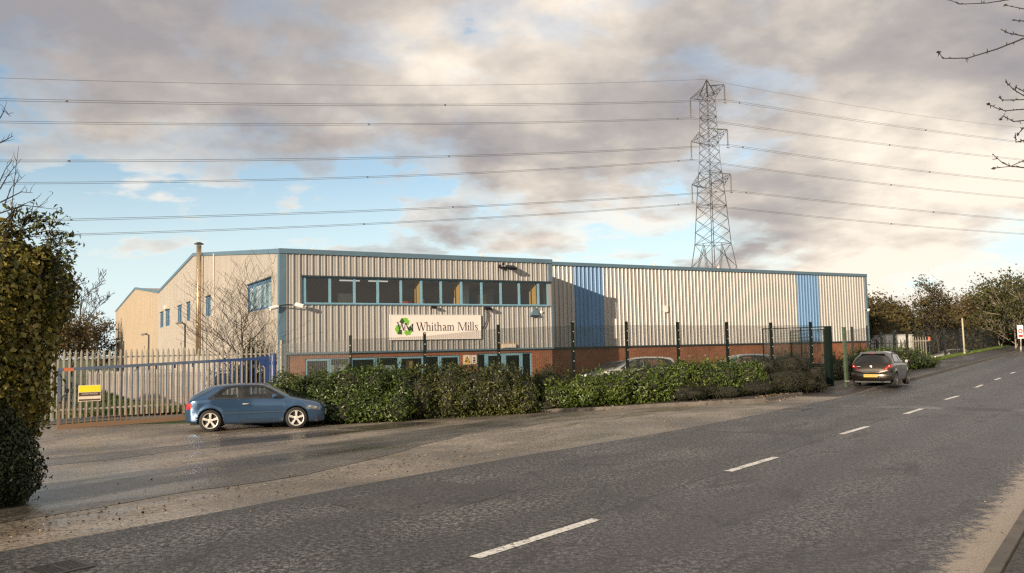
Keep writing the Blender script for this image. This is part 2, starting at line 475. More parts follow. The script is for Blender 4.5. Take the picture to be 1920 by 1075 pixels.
# ------------------------------------------------------------------ world, sun, camera
SUN_EL = R_(12.8)
SUN_H = np.array([-.536, -.844])
def make_world():
    w = bpy.data.worlds.new('World'); scene.world = w; w.use_nodes = True
    nt = w.node_tree; nt.nodes.clear()
    out = nt.nodes.new('ShaderNodeOutputWorld'); bg = nt.nodes.new('ShaderNodeBackground')
    bg.inputs[1].default_value = .078
    sky = nt.nodes.new('ShaderNodeTexSky'); sky.sky_type = 'NISHITA'; sky.sun_disc = False
    sky.sun_elevation = SUN_EL; sky.sun_rotation = math.atan2(SUN_H[0], SUN_H[1])
    sky.air_density = 1.0; sky.dust_density = .6; sky.ozone_density = 1.6
    tc = nt.nodes.new('ShaderNodeTexCoord').outputs['Generated']
    sp = nt.nodes.new('ShaderNodeSeparateXYZ'); nt.links.new(tc, sp.inputs[0])
    X, Y, Z = sp.outputs
    zc = math_n(nt, 'MAXIMUM', Z, 0.0)
    den = math_n(nt, 'ADD', zc, .26)
    cb = nt.nodes.new('ShaderNodeCombineXYZ')
    nt.links.new(math_n(nt, 'DIVIDE', X, den), cb.inputs[0]); nt.links.new(math_n(nt, 'DIVIDE', Y, den), cb.inputs[1])
    P = cb.outputs[0]
    hyp = math_n(nt, 'SQRT', math_n(nt, 'ADD', math_n(nt, 'MULTIPLY', X, X), math_n(nt, 'MULTIPLY', Y, Y)))
    saz = math_n(nt, 'DIVIDE', X, math_n(nt, 'MAXIMUM', hyp, .001))
    # cloud base rises to the left of the view, sinks to the horizon on the right
    elb = math_n(nt, 'ADD', math_n(nt, 'MULTIPLY', saz, -.31), .148)
    cov = math_n(nt, 'DIVIDE', math_n(nt, 'SUBTRACT', Z, elb), .13)
    n1 = noise(nt, P, 1.5, 10, .58, (1, 1, 1), .1)
    n1b = noise(nt, P, 3.6, 6, .6, (1, 1, 1), .2)
    nn = math_n(nt, 'ADD', math_n(nt, 'MULTIPLY', math_n(nt, 'SUBTRACT', n1, .5), 7.5), math_n(nt, 'MULTIPLY', math_n(nt, 'SUBTRACT', n1b, .5), 1.6))
    m0 = math_n(nt, 'ADD', math_n(nt, 'MINIMUM', cov, .80), nn)
    mask = ramp(nt, math_n(nt, 'ADD', math_n(nt, 'MULTIPLY', m0, .25), .5), [(.40, 0), (.50, .6), (.66, 1)], 'EASE')
    n2 = noise(nt, P, 1.15, 7, .5, (1, 1, 1), .12)
    n3 = noise(nt, P, 4.2, 8, .6, (1, 1, 1), .1)
    t = math_n(nt, 'ADD', math_n(nt, 'MULTIPLY', n2, .92), math_n(nt, 'MULTIPLY', n3, .30))
    t = math_n(nt, 'ADD', t, math_n(nt, 'MULTIPLY', saz, .09))
    # thin edges are brighter
    t = math_n(nt, 'SUBTRACT', t, math_n(nt, 'MULTIPLY', mask, .10))
    k = 10.0
    cc = ramp(nt, t, [(.39, (.36, .338, .35)), (.475, (.495, .452, .425)), (.55, (.73, .65, .57)), (.625, (1.02, .91, .78))])
    warm = nt.nodes.new('ShaderNodeVectorMath'); warm.operation = 'SCALE'; warm.inputs['Scale'].default_value = k
    nt.links.new(cc, warm.inputs[0])
    # clear air: the sky, paler towards the horizon
    sk = nt.nodes.new('ShaderNodeVectorMath'); sk.operation = 'SCALE'; sk.inputs['Scale'].default_value = 1.6
    nt.links.new(sky.outputs[0], sk.inputs[0])
    hz = ramp(nt, zc, [(0.0, 1.0), (.08, .70), (.20, .15), (.4, 0.0)])
    clear = mixc(nt, hz, sk.outputs[0], (7.8, 9.1, 9.5))
    n = nt.nodes.new('ShaderNodeMix'); n.data_type = 'RGBA'
    nt.links.new(mask, n.inputs[0]); nt.links.new(clear, n.inputs[6]); nt.links.new(warm.outputs[0], n.inputs[7])
    nt.links.new(n.outputs[2], bg.inputs[0]); nt.links.new(bg.outputs[0], out.inputs[0])
make_world()

sun = bpy.data.lights.new('sun', 'SUN'); sun.energy = 5.0; sun.angle = R_(.5); sun.color = (1.0, .82, .62)
so = bpy.data.objects.new('sun', sun); COL.objects.link(so)
Sd = Vector((SUN_H[0] * math.cos(SUN_EL), SUN_H[1] * math.cos(SUN_EL), math.sin(SUN_EL)))
so.rotation_euler = (-Sd).to_track_quat('-Z', 'Y').to_euler(); so.location = (-30, -40, 30)

cd = bpy.data.cameras.new('camera'); cam = bpy.data.objects.new('camera', cd); COL.objects.link(cam)
cd.sensor_width = 36; cd.lens = 36 * FOC / 1920; cd.clip_end = 4000; cd.clip_start = .05
mw = Matrix.Identity(4)
for i in range(3):
    mw[i][0] = CR[i]; mw[i][1] = CU[i]; mw[i][2] = -CF[i]; mw[i][3] = CC[i]
cam.matrix_world = mw
scene.camera = cam
scene.view_settings.view_transform = 'Standard'; scene.view_settings.look = 'None'
scene.view_settings.exposure = 0.45; scene.view_settings.gamma = 1
scene.cycles.max_bounces = 6; scene.cycles.transparent_max_bounces = 24
scene.cycles.use_denoising = False
scene.cycles.use_adaptive_sampling = False
scene.cycles.caustics_reflective = False; scene.cycles.caustics_refractive = False
scene.cycles.filter_width = 1.35
scene.cycles.sample_clamp_indirect = 4.0

# ------------------------------------------------------------------ ground, road, pavement
def sheet(name, S, lfun0, lfun1, nl, up, material, label=None):
    """a strip between two edges given as l(s); follows the ground, raised by up(s,l) or a number"""
    S = np.asarray(S, float); n = len(S)
    V = np.zeros((n, nl, 3)); UV = np.zeros((n, nl, 2))
    for j in range(nl):
        t = j / (nl - 1)
        l = lfun0(S) * (1 - t) + lfun1(S) * t
        x, y = to_xy(S, l)
        z = g_sl(S, l) + (up(S, l) if callable(up) else up)
        V[:, j] = np.stack([x, y, z], 1); UV[:, j] = np.stack([S, l], 1)
    mb = MB(); mb.v = [tuple(p) for p in V.reshape(-1, 3)]
    for i in range(n - 1):
        for j in range(nl - 1):
            a = i * nl + j
            mb.f.append((a, a + nl, a + nl + 1, a + 1) if False else (a + 1, a + nl + 1, a + nl, a))
    mb.uv = UV.reshape(-1, 2)
    o = mb.build(name, material, smooth=True)
    nrm = o.data.polygons[0].normal
    if nrm.z < 0: o.data.flip_normals()
    tag(o, kind='structure')
    return o

def interp(pts):
    xs = [p[0] for p in pts]; ys = [p[1] for p in pts]
    return lambda s: np.interp(s, xs, ys)

def const(v): return lambda s: np.full(np.shape(s), float(v))

# base terrain: one sheet out to the horizon
def base_ground():
    a = np.concatenate([-np.geomspace(900, 60, 14), np.arange(-50, 121, 2.0), np.geomspace(130, 900, 14)])
    b = np.concatenate([-np.geomspace(900, 40, 12), np.arange(-30, 91, 2.0), np.geomspace(100, 900, 12)])
    S, L = np.meshgrid(a, b, indexing='ij')
    x, y = to_xy(S, L)
    z = g_sl(S, L) - .03
    V = np.stack([x, y, z], -1).reshape(-1, 3)
    nb = len(b); F = []
    for i in range(len(a) - 1):
        for j in range(nb - 1):
            k = i * nb + j
            F.append((k, k + nb, k + nb + 1, k + 1))
    o = np_mesh('ground', V, F, M['turf'], smooth=True)
    tag(o, kind='structure')
base_ground()

EDGE = interp([(-60, 4.5), (-2.5, 4.5), (0, 4.38), (2, 4.36), (4, 4.28), (6, 4.17), (9.6, 3.82), (12.3, 3.6), (18, 3.42), (27, 3.42), (400, 3.42)])
SR = np.concatenate([np.arange(-40, 40, .5), np.arange(40, 400, 3.0)])
sheet('road', SR, const(-4.2), EDGE, 12, .004, M['road'])
# hedge kerb seen in the photograph
KPX = [(516, 800), (622, 791), (730, 784), (841, 779), (935, 776), (1029, 773), (1160, 768), (1219, 764), (1330, 758.5), (1437, 753)]
KP = [to_sl(*gp(x, y)[:2]) for x, y in KPX]
KERB = interp([(-40, 40.0), (KP[0][0] - 6, 30.0), (KP[0][0] - .1, KP[0][1] + 3)] + [(float(s), float(l)) for s, l in KP] + [(27.5, 5.0), (29.5, 3.45)])
SA = np.concatenate([np.arange(-40, KP[0][0] - .2, .5), np.arange(KP[0][0] - .1, 27.0, .3)])
sheet('forecourt', SA, EDGE, lambda s: np.maximum(np.minimum(KERB(s), 40.0), EDGE(s) + .01), 26, .002, M['apron'])

def ground_patch(name, px, material, up, sub=18):
    """a polygon of the forecourt given by its outline; drawn as a thin sheet on the ground"""
    P = [to_sl(*gp(x, y)[:2]) for x, y in px]
    return P

def patch_sl(name, S, lo, hi, nl, up, material):
    return sheet(name, S, lo, hi, nl, up, material)

def wob(seed, amp, f=1.0):
    r = np.random.default_rng(seed); ph = r.uniform(0, 6.28, 5); fr = r.uniform(.4, 3.2, 5) * f; am = r.uniform(.3, 1, 5)
    return lambda s: amp * sum(a * np.sin(fq * s + p) for a, fq, p in zip(am, fr, ph)) / 2

w1, w2 = wob(1, .10), wob(2, .16)
S1 = np.arange(-9, 10.2, .25)
lo1 = interp([(-9, 6.4), (-1.2, 6.3), (1, 6.35), (3, 6.1), (5, 6.7), (7.5, 7.6), (10.2, 8.6)])
hi1 = interp([(-9, 12), (-2, 11.5), (0, 10.6), (2.5, 10.4), (5, 9.9), (7.5, 9.4), (9, 9.0), (10.2, 8.65)])
sheet('yard_surface', S1, lambda s: lo1(s) + w1(s), lambda s: np.maximum(hi1(s) + w2(s), lo1(s) + w1(s) + .02), 10, .007, M['yard'])
S2 = np.arange(-6, 14, .3)
sheet('yard_surface', S2, lambda s: 14.2 - .12 * s + w2(s), lambda s: 15.0 - .10 * s + w1(s) + .8 * sstep(-6, 4, s), 6, .007, M['yard'])

# pavement and kerb on the far side
PS = np.concatenate([np.arange(25.5, 60, .5), np.arange(60, 180, 3.0)])
PLO = lambda s: np.maximum(EDGE(s) + .13, 3.55)
PHI = interp([(25.5, 5.8), (27, 7.2), (31, 8.2), (36, 8.0), (45, 7.0), (55, 6.2), (180, 6.0)])
pup = lambda s, l: .11 * sstep(27.5, 33, s) + .006
sheet('pavement', PS, PLO, PHI, 8, pup, M['pave'])
def kerb_run(name, S, lf, width, h, hfun=None):
    """a raised kerb following an edge: top and both faces"""
    S = np.asarray(S, float); mb = MB(); n = len(S)
    for l_off, up in ((0, 0), (.02, 1), (width, 1), (width, 0)):
        l = lf(S) + l_off
        x, y = to_xy(S, l)
        hh = (hfun(S) if hfun else h)
        z = g_sl(S, l) + (hh if up else -.03)
        mb.v += [tuple(p) for p in np.stack([x, y, np.broadcast_to(z, x.shape)], 1)]
    for r in range(3):
        for i in range(n - 1):
            mb.f.append((r * n + i, r * n + i + 1, (r + 1) * n + i + 1, (r + 1) * n + i))
    mb.f.append((0, n, 2 * n, 3 * n)); mb.f.append((n - 1, 4 * n - 1, 3 * n - 1, 2 * n - 1))
    o = mb.build(name, M['kerb']); tag(o, kind='structure')
    return o
kerb_run('kerb', PS, lambda s: EDGE(s) + .0, .125, .11, lambda s: .115 * sstep(27.5, 33, s) + .012)
# near side: kerb and pavement on the camera's side of the road
S3 = np.concatenate([np.arange(-12, 40, .6), np.arange(42, 180, 3.0)])
kerb_run('kerb', S3, const(-4.33), .13, .12)
sheet('pavement', S3, const(-6.6), const(-4.335), 5, .115, M['pave'])
# bed kerb under the shrubs
BS = np.arange(KP[0][0], 26.4, .3)
kerb_run('kerb', BS, lambda s: KERB(s) + .01, .12, .11)
sheet('planting_bed', BS, lambda s: KERB(s) + .132, lambda s: KERB(s) + 4.2, 6, .07, M['soil'])
# parking behind the shrubs and round the building
sheet('car_park', np.arange(-4, 78, 2.0), lambda s: np.maximum(np.where(s < 26.4, np.where(s < KP[0][0], 26.0, KERB(s) + 4.3), 9.5), 8.6), const(60), 10, -.01, M['yard'])

wp = wob(5, .05, 2)
M['patch'] = asphalt_mat('newer_asphalt_patch', (.045, .043, .042), (.085, .08, .076), (.16, .15, .14), None, .55, 'apron')
for (s0, s1, l0, l1) in ((12.2, 13.4, .55, 3.3), (20.5, 21.6, -4.1, 3.3), (1.2, 3.4, 1.9, 3.5)):
    sheet('road_repair', np.linspace(s0, s1, 16), lambda s: l0 + wp(s), lambda s: l1 + wp(s + 3), 5, .0065, M['patch'])
# lane markings: six metre modules measured in the photograph
DASH = [((890, 1047), (1118, 975)), ((1365, 885), (1455, 858)), ((1577, 815), (1628, 800)), ((1697, 777), (1729, 767)), ((1772, 750), (1797, 743)), ((1829, 727.5), (1842, 722)), ((1866, 713), (1876, 709)), ((1895, 701), (1903, 698))]
near_words = ['nearest worn white centre line dash, longest in view', 'second white centre line dash up the road', 'third white centre line dash up the road', 'fourth white centre line dash, on the road below the parked dark hatchback', 'fifth white centre line dash up the road', 'sixth white centre line dash up the road', 'seventh white centre line dash up the road', 'eighth white centre line dash, small and far up the road']
for (a, b), lab in zip(DASH, near_words):
    s0, l0 = to_sl(*gp(*a)[:2]); s1, l1 = to_sl(*gp(*b)[:2])
    Sx = np.linspace(s0, s1, 8); lm = (l0 + l1) / 2
    ln = lambda s, l0=l0, l1=l1, s0=s0, s1=s1: l0 + (l1 - l0) * (s - s0) / (s1 - s0)
    o = sheet('lane_marking', Sx, lambda s: ln(s) - .07, lambda s: ln(s) + .07, 3, .009, M['line'])
    tag(o, lab, 'road marking', 'white dashes along the road centre'); del o['kind']
    o['kind'] = 'thing'

# ------------------------------------------------------------------ leaf scattering
def leaf_mesh(name, P, Nrm, size, mat_, parent, rg, aspect=.5, fold=.25, droop=0.0):
    """one folded four-point leaf per point, all in one mesh; one island per leaf"""
    n = len(P)
    Nrm = Nrm / np.maximum(np.linalg.norm(Nrm, axis=1, keepdims=True), 1e-6)
    r = rg.normal(size=(n, 3)); r[:, 2] -= droop
    T = r - (r * Nrm).sum(1, keepdims=True) * Nrm
    T /= np.maximum(np.linalg.norm(T, axis=1, keepdims=True), 1e-6)
    B = np.cross(Nrm, T)
    L = (size * rg.uniform(.42, 1.5, n))[:, None]; W = L * aspect
    V = np.empty((n, 4, 3))
    V[:, 0] = P - T * L * .5
    V[:, 1] = P + B * W * .5 + Nrm * W * fold
    V[:, 2] = P + T * L * .5 - Nrm * L * .12
    V[:, 3] = P - B * W * .5 + Nrm * W * fold
    i = np.arange(n) * 4
    F = np.concatenate([np.stack([i, i + 1, i + 2], 1), np.stack([i, i + 2, i + 3], 1)])
    # keep the leaf's two halves together
    return np_mesh(name, V.reshape(-1, 3), F, mat_, parent)

def blob_points(blobs, n, rg, shell=.32, top=True, lump=.12):
    """points near the surface of a union of ellipsoids (cx,cy,cz,rx,ry,rz[,weight]), with outward normals"""
    B = np.array([b[:6] for b in blobs], float)
    area = (B[:, 3] * B[:, 4] + B[:, 3] * B[:, 5] + B[:, 4] * B[:, 5])
    pick = rg.choice(len(B), size=n * 3, p=area / area.sum())
    d = rg.normal(size=(n * 3, 3)); d /= np.linalg.norm(d, axis=1, keepdims=True)
    k = 1 - shell * rg.random(n * 3) ** 1.7
    ph = rg.uniform(0, 6, 6)
    k *= 1 + lump * (np.sin(5 * d[:, 0] + ph[0] + pick) + np.sin(6 * d[:, 1] + ph[1] + pick * 1.7) + np.sin(7 * d[:, 2] + ph[2])) / 2
    k += np.where(rg.random(n * 3) < .10, rg.uniform(0, .22, n * 3), 0)
    P = B[pick, :3] + d * B[pick, 3:6] * k[:, None]
    keep = np.ones(len(P), bool)
    for j in range(len(B)):
        q = (P - B[j, :3]) / B[j, 3:6]
        keep &= ~(((q * q).sum(1) < .55) & (pick != j))
    P = P[keep]; d = d[keep]; pk = pick[keep]
    nr = d / B[pk, 3:6]
    nr /= np.linalg.norm(nr, axis=1, keepdims=True)
    return P[:n], nr[:n]

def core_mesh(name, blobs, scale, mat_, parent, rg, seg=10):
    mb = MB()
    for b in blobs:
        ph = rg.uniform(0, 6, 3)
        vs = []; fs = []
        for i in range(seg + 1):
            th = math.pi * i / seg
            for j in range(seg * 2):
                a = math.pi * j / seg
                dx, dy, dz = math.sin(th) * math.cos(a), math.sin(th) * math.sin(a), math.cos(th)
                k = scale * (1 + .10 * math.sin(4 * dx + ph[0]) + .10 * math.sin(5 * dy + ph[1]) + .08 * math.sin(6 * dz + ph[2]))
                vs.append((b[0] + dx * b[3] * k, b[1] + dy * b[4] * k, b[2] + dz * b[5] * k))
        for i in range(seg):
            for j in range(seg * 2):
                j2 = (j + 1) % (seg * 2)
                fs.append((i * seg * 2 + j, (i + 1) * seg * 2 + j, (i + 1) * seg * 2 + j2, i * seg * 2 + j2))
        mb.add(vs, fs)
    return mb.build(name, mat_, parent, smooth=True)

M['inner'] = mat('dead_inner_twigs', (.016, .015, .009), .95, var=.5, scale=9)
M['lf_laurel'] = foliage_mat('laurel_leaves', [(.012, .022, .005), (.034, .058, .010), (.075, .115, .018), (.20, .26, .05)], .36, .25, 1.1, .5)
M['lf_laurel_bright'] = foliage_mat('laurel_leaves_painted_sunlit', [(.018, .032, .006), (.05, .08, .012), (.105, .15, .022), (.26, .32, .06)], .34, .28, 1.1, .5)  # brighter copy of the laurel colours, sunlight put into the leaf colour
M['lf_mixed'] = foliage_mat('bronze_green_leaves', [(.014, .019, .005), (.036, .046, .010), (.078, .090, .018), (.22, .23, .05)], .40, .25, 1.0, .45)
M['lf_dark'] = foliage_mat('dull_green_leaves', [(.012, .02, .006), (.025, .038, .010), (.04, .058, .014)], .6, .15)
M['lf_cover'] = foliage_mat('small_cotoneaster_leaves', [(.010, .012, .004), (.020, .022, .007), (.036, .036, .011)], .6, .12, 1.4)
M['lf_autumn'] = foliage_mat('autumn_ivy_leaves', [(.035, .042, .009), (.085, .088, .016), (.16, .145, .026), (.28, .22, .04), (.42, .27, .05)], .42, .28, .8, .45)
M['lf_clip'] = foliage_mat('clipped_hedge_leaves', [(.010, .016, .005), (.020, .028, .008), (.034, .045, .012)], .55, .15)
M['lf_tree1'] = foliage_mat('olive_brown_tree_leaves', [(.034, .029, .011), (.066, .053, .017), (.105, .08, .025), (.15, .108, .036)], .7, .25, .25)
M['lf_tree2'] = foliage_mat('dull_green_tree_leaves', [(.026, .030, .010), (.048, .050, .015), (.075, .072, .02), (.10, .09, .025)], .7, .25, .25)
M['lf_tree3'] = foliage_mat('russet_tree_leaves', [(.06, .044, .020), (.11, .08, .034), (.16, .12, .05), (.22, .165, .07)], .7, .25, .25)

def line_blobs(pts, rg, n_mid=3, jit=.12):
    """ellipsoids along a row; pts = (x, y, half depth, top z, base z, half width)"""
    out = []
    for (x, y, rd, zt, zb, rw) in pts:
        h = (zt - zb)
        out.append((x, y, zb + h * .45, rw, rd, h * .56))
        for _ in range(n_mid):
            a = rg.uniform(0, 6.28)
            rr = rg.uniform(.3, .5)
            out.append((x + math.cos(a) * rw * .7, y + math.sin(a) * rd * .7, zb + h * rg.uniform(.35, .78), rw * rr, rd * rr, h * rr * .62))
    return out

def shrub(name, label, blobs, n, size, leafmat, seed, stems=(), cat='shrub', group=None, core=.74, aspect=.5, shell=.34, up=.35):
    rg = np.random.default_rng(seed)
    c = np.array([b[:3] for b in blobs]).mean(0)
    root = empty(name, (c[0], c[1], float(g(c[0], c[1]))))
    tag(root, label, cat, group)
    off = np.array(root.location)
    bl = [(b[0] - off[0], b[1] - off[1], b[2] - off[2], b[3], b[4], b[5]) for b in blobs]
    P, nr = blob_points(bl, n, rg, shell)
    nr = nr + rg.normal(size=nr.shape) * .55; nr[:, 2] += up
    ok = P[:, 2] > .0
    # stray shoots above the clipped outline, and gaps where growth is thin
    SH = []; mbs = MB()
    for b in bl:
        for _ in range(5):
            ang = rg.uniform(0, 6.28); rr = rg.uniform(0, .8)
            p0 = np.array([b[0] + math.cos(ang) * b[3] * rr, b[1] + math.sin(ang) * b[4] * rr, b[2] + b[5] * math.sqrt(max(1 - rr * rr, .05)) * .9])
            p1 = p0 + np.array([rg.normal() * .10, rg.normal() * .10, rg.uniform(.12, .42)]) * (size / .1) ** .5
            mbs.tube([p0, (p0 + p1) / 2 + rg.normal(size=3) * .02, p1], [.006, .004, .002], 3)
            for t in np.linspace(.2, 1, 7): SH.append(p0 + (p1 - p0) * t + rg.normal(size=3) * .025)
    hole = np.ones(len(P), bool)
    for _ in range(len(bl) * 2):
        c_ = P[rg.integers(0, len(P))]; hole &= ((P - c_) ** 2).sum(1) > rg.uniform(.06, .17) ** 2
    P = np.concatenate([P[hole & ok], SH]); nr = np.concatenate([nr[hole & ok], rg.normal(size=(len(SH), 3)) + [0, -.4, .3]])
    leaf_mesh('foliage', P, nr, size, leafmat, root, rg, aspect, .22, .4)
    mbs.build('shoot', M['twig'], root)
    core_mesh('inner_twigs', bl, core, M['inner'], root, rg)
    mb = MB()
    for b in bl[::2]:
        for _ in range(3):
            a = rg.uniform(0, 6.28)
            e = (b[0] + math.cos(a) * b[3] * .9, b[1] + math.sin(a) * b[4] * .9, b[2] + b[5] * rg.uniform(.3, 1.12))
            mb.tube([(b[0] + rg.normal() * .1, b[1] + rg.normal() * .1, -.02), ((b[0] + e[0]) / 2 + rg.normal() * .1, (b[1] + e[1]) / 2, b[2]), e], [.02, .014, .005], 4)
    mb.build('stem', M['twig'], root)
    return root

# ------------------------------------------------------------------ trees
def grow(rg, base, height, spread, levels=4, lean=(0, 0), first=.25, nb=(5, 4, 3, 3), up=.25, r0=None, trunk_split=False, curl=.18, lenf=.55):
    """branch skeleton: list of (path, radii, level) and the twig tips"""
    r0 = r0 or height * .018
    out = []; tips = []
    def branch(p, d, ln, r, lev):
        seg = 5 if lev == 0 else 4
        path = [p.copy()]; rad = [r]
        q = p.copy(); dd = d.copy()
        for i in range(seg):
            dd = dd + rg.normal(size=3) * curl * (.35 if lev == 0 else 1.0)
            dd[2] += up * (.25 if lev else 0)
            dd /= np.linalg.norm(dd)
            q = q + dd * ln / seg
            path.append(q.copy()); rad.append(max(r * (1 - .8 * (i + 1) / seg), .004))
        out.append((path, rad, lev))
        if lev >= levels - 1:
            tips.extend((pp, lev) for pp in path[1:])
            return
        n = nb[min(lev, len(nb) - 1)]
        for k in range(n):
            t = first + (1 - first) * (k + rg.random()) / n if lev == 0 else .25 + .75 * (k + rg.random()) / n
            idx = min(int(t * seg), seg - 1); fr = t * seg - idx
            bp = path[idx] * (1 - fr) + path[idx + 1] * fr
            a = rg.uniform(0, 6.283) if lev else k * 2.4 + rg.uniform(-.4, .4)
            side = np.array([math.cos(a), math.sin(a), 0.0])
            axis = path[idx + 1] - path[idx]; axis /= np.linalg.norm(axis)
            bd = side * spread + axis * (1.0 - .3 * spread) + np.array([0, 0, up])
            bd /= np.linalg.norm(bd)
            branch(bp, bd, ln * lenf * rg.uniform(.75, 1.2) * (1.15 - .55 * t if lev == 0 else 1 - .3 * t), rad[idx] * .55, lev + 1)
        tips.append((path[-1], lev))
    d0 = np.array([lean[0], lean[1], 1.0]); d0 /= np.linalg.norm(d0)
    branch(np.array(base, float), d0, height * .8, r0, 0)
    return out, tips

def tree(name, label, base, height, spread, leaf_n, leaf_size, leafmat, bark, seed, group=None, levels=4, nb=(9, 5, 4, 3), scatter=.35, cat='tree', rmin=.012, zmin=None, **kw):
    rg = np.random.default_rng(seed)
    root = empty(name, base)
    tag(root, label, cat, group)
    br, tips = grow(rg, (0, 0, 0), height, spread, levels, nb=nb, **kw)
    mb = MB()
    for path, rad, lev in br:
        mb.tube(path, [max(r, rmin) for r in rad], 7 if lev == 0 else 5 if lev == 1 else 3, cap=False)
    mb.build('trunk', bark, root, smooth=True)
    if leaf_n:
        T = np.array([t[0] for t in tips])
        i = rg.integers(0, len(T), leaf_n)
        P = T[i] + rg.normal(size=(leaf_n, 3)) * scatter * np.array([1, 1, .75])
        if zmin is not None: P = P[P[:, 2] > zmin]
        nr = rg.normal(size=P.shape); nr[:, 2] += .5
        leaf_mesh('crown', P, nr, leaf_size, leafmat, root, rg, .62, .2, .3)
    return root

# ================================================================== the building (local x along the front, y into the building)
P0 = np.array([-10.02, 36.0]); BANG = R_(29.8)
DW = np.array([math.cos(BANG), math.sin(BANG)]); DN = np.array([-math.sin(BANG), math.cos(BANG)])
def bw(t, q, z=0.0):
    return (P0[0] + DW[0] * t + DN[0] * q, P0[1] + DW[1] * t + DN[1] * q, z)

bld = empty('industrial_unit', bw(0, 0, 0), BANG)
tag(bld, 'long grey and buff steel clad warehouse with two storey office front over red brick', 'building')
PITCH_C = .2826

def corrugated(mb, a0, a1, zlo, zhi, place, side=False, fine=False):
    """trapezoid ribs between a0 and a1; zlo/zhi functions; place(a, off, z) -> point"""
    prof = [(0, 0), (.07, 0), (.077, .006), (.09, .006), (.097, 0), (.155, 0), (.203, .054), (.228, .054), (.237, 0)]
    if fine: prof = [(0, 0), (.07, 0), (.077, .006), (.09, .006), (.097, 0), (.182, 0), (.209, .050), (.240, .050), (.248, 0)]
    if side: prof = [(0, 0), (.18, 0), (.186, .020), (.226, .020), (.256, 0)]
    cols = []
    k = int(math.floor(a0 / PITCH_C)) - 1
    while k * PITCH_C < a1:
        for (u, o) in prof:
            cols.append((k * PITCH_C + u, o))
        k += 1
    # clip to [a0, a1]
    cl = []
    for i, (u, o) in enumerate(cols):
        if a0 < u < a1: cl.append((u, o))
    def at(a):
        us = [c[0] for c in cols]; os_ = [c[1] for c in cols]
        return float(np.interp(a, us, os_))
    cl = [(a0, at(a0))] + cl + [(a1, at(a1))]
    vs = []
    for (u, o) in cl:
        vs.append(place(u, o, zlo(u))); vs.append(place(u, o, zhi(u)))
    fs = [(2 * i, 2 * i + 2, 2 * i + 3, 2 * i + 1) for i in range(len(cl) - 1)]
    mb.add(vs, fs)

def cz(v): return lambda a: v
FP = lambda base: (lambda a, o, z: (a, base - o, z))
SPL = lambda base: (lambda a, o, z: (base - o, a, z))

OL, WL, REC = 13.85, 43.22, 3.5
ZB = 2.02
# front cladding of the office block
mb = MB()
corrugated(mb, .19, OL - .14, cz(5.43), cz(6.36), FP(-.055), fine=True)
corrugated(mb, .19, .90, cz(ZB + .02), cz(5.43), FP(-.0549), fine=True)
corrugated(mb, .90, OL - .02, cz(ZB + .02), cz(4.12), FP(-.0548), fine=True)
mb.build('front_cladding', M['clad'], bld)
# side cladding, nearer span
RIDGE = [(0, 6.36), (3.5, 6.70), (22.84, 8.67), (41.2, 7.40), (60.8, 9.14), (85.8, 7.86)]
rz = lambda a: float(np.interp(a, [r[0] for r in RIDGE], [r[1] for r in RIDGE]))
SW = [(1.50, 6.26, 4.08, 5.42), (16.45, 18.08, 4.38, 5.57), (19.75, 21.65, 4.38, 5.62), (24.2, 25.6, 4.38, 5.64), (27.9, 29.85, 4.37, 5.63), (34.1, 36.5, 4.37, 5.64), (37.9, 39.9, 4.37, 5.63)]
def side_clad(name, q0, q1, material):
    mb = MB(); q = q0
    for (a, b, z0, z1) in SW:
        if a < q0 or b > q1: continue
        corrugated(mb, q, a, cz(.9), rz, SPL(-.055), True)
        corrugated(mb, a, b, cz(.9), cz(z0), SPL(-.055), True); corrugated(mb, a, b, cz(z1), rz, SPL(-.055), True)
        q = b
    corrugated(mb, q, q1, cz(.9), rz, SPL(-.055), True)
    return mb.build(name, material, bld)
side_clad('side_cladding', .19, 41.2, M['clad_side'])
side_clad('side_cladding', 41.2, 85.8, M['clad_rear'])
# warehouse front with its two blue bays
BL = [(17.64, 19.68), (36.0, 38.1)]
mb = MB()
for a, b in ((OL + .0, BL[0][0]), (BL[0][1], BL[1][0]), (BL[1][1], WL - .12)):
    corrugated(mb, a, b, cz(ZB + .02), cz(6.68), FP(REC - .055))
mb.build('warehouse_cladding', M['clad'], bld)
for a, b in BL:
    mb = MB(); corrugated(mb, a, b, cz(ZB + .02), cz(6.68), FP(REC - .056))
    o = mb.build('blue_cladding_bay', M['clad_blue'], bld)
mb = MB()
mb.box(OL, OL + .03, 0, REC - .05, ZB, 6.5)                         # return of the office block
mb.box(WL - .06, WL, REC + .02, 85.7, .9, 6.66)                    # far end
mb.box(.05, WL - .1, 85.7, 85.76, .0, 7.7)                         # rear
mb.build('return_cladding', M['clad'], bld)

# brick base
mb = MB()
def wall_with_openings(mb, a0, a1, z0, z1, ops, y0, y1):
    a = a0
    for (p, q, zl, zh) in ops:
        if p > a: mb.box(a, p, y0, y1, z0, z1)
        if zl > z0: mb.box(p, q, y0, y1, z0, zl)
        if zh < z1: mb.box(p, q, y0, y1, zh, z1)
        a = q
    if a < a1: mb.box(a, a1, y0, y1, z0, z1)
LOWW = (1.04, 8.60, .62, 1.76); DOOR = (9.53, 12.66, -.5, 1.81)
wall_with_openings(mb, 0, OL, -.6, ZB - .06, [LOWW, DOOR], 0.0, .24)
mb.box(OL - .24, OL, .24, REC, -.6, ZB - .06)
mb.box(OL, WL, REC, REC + .24, -.6, ZB - .06)
mb.box(WL - .24, WL, REC + .24, 85.5, -.6, .898)
mb.build('brick_base', M['brick'], bld)
mb = MB(); mb.box(.0, .24, .243, 85.6, -.6, .895); mb.build('side_plinth', M['concrete'], bld)

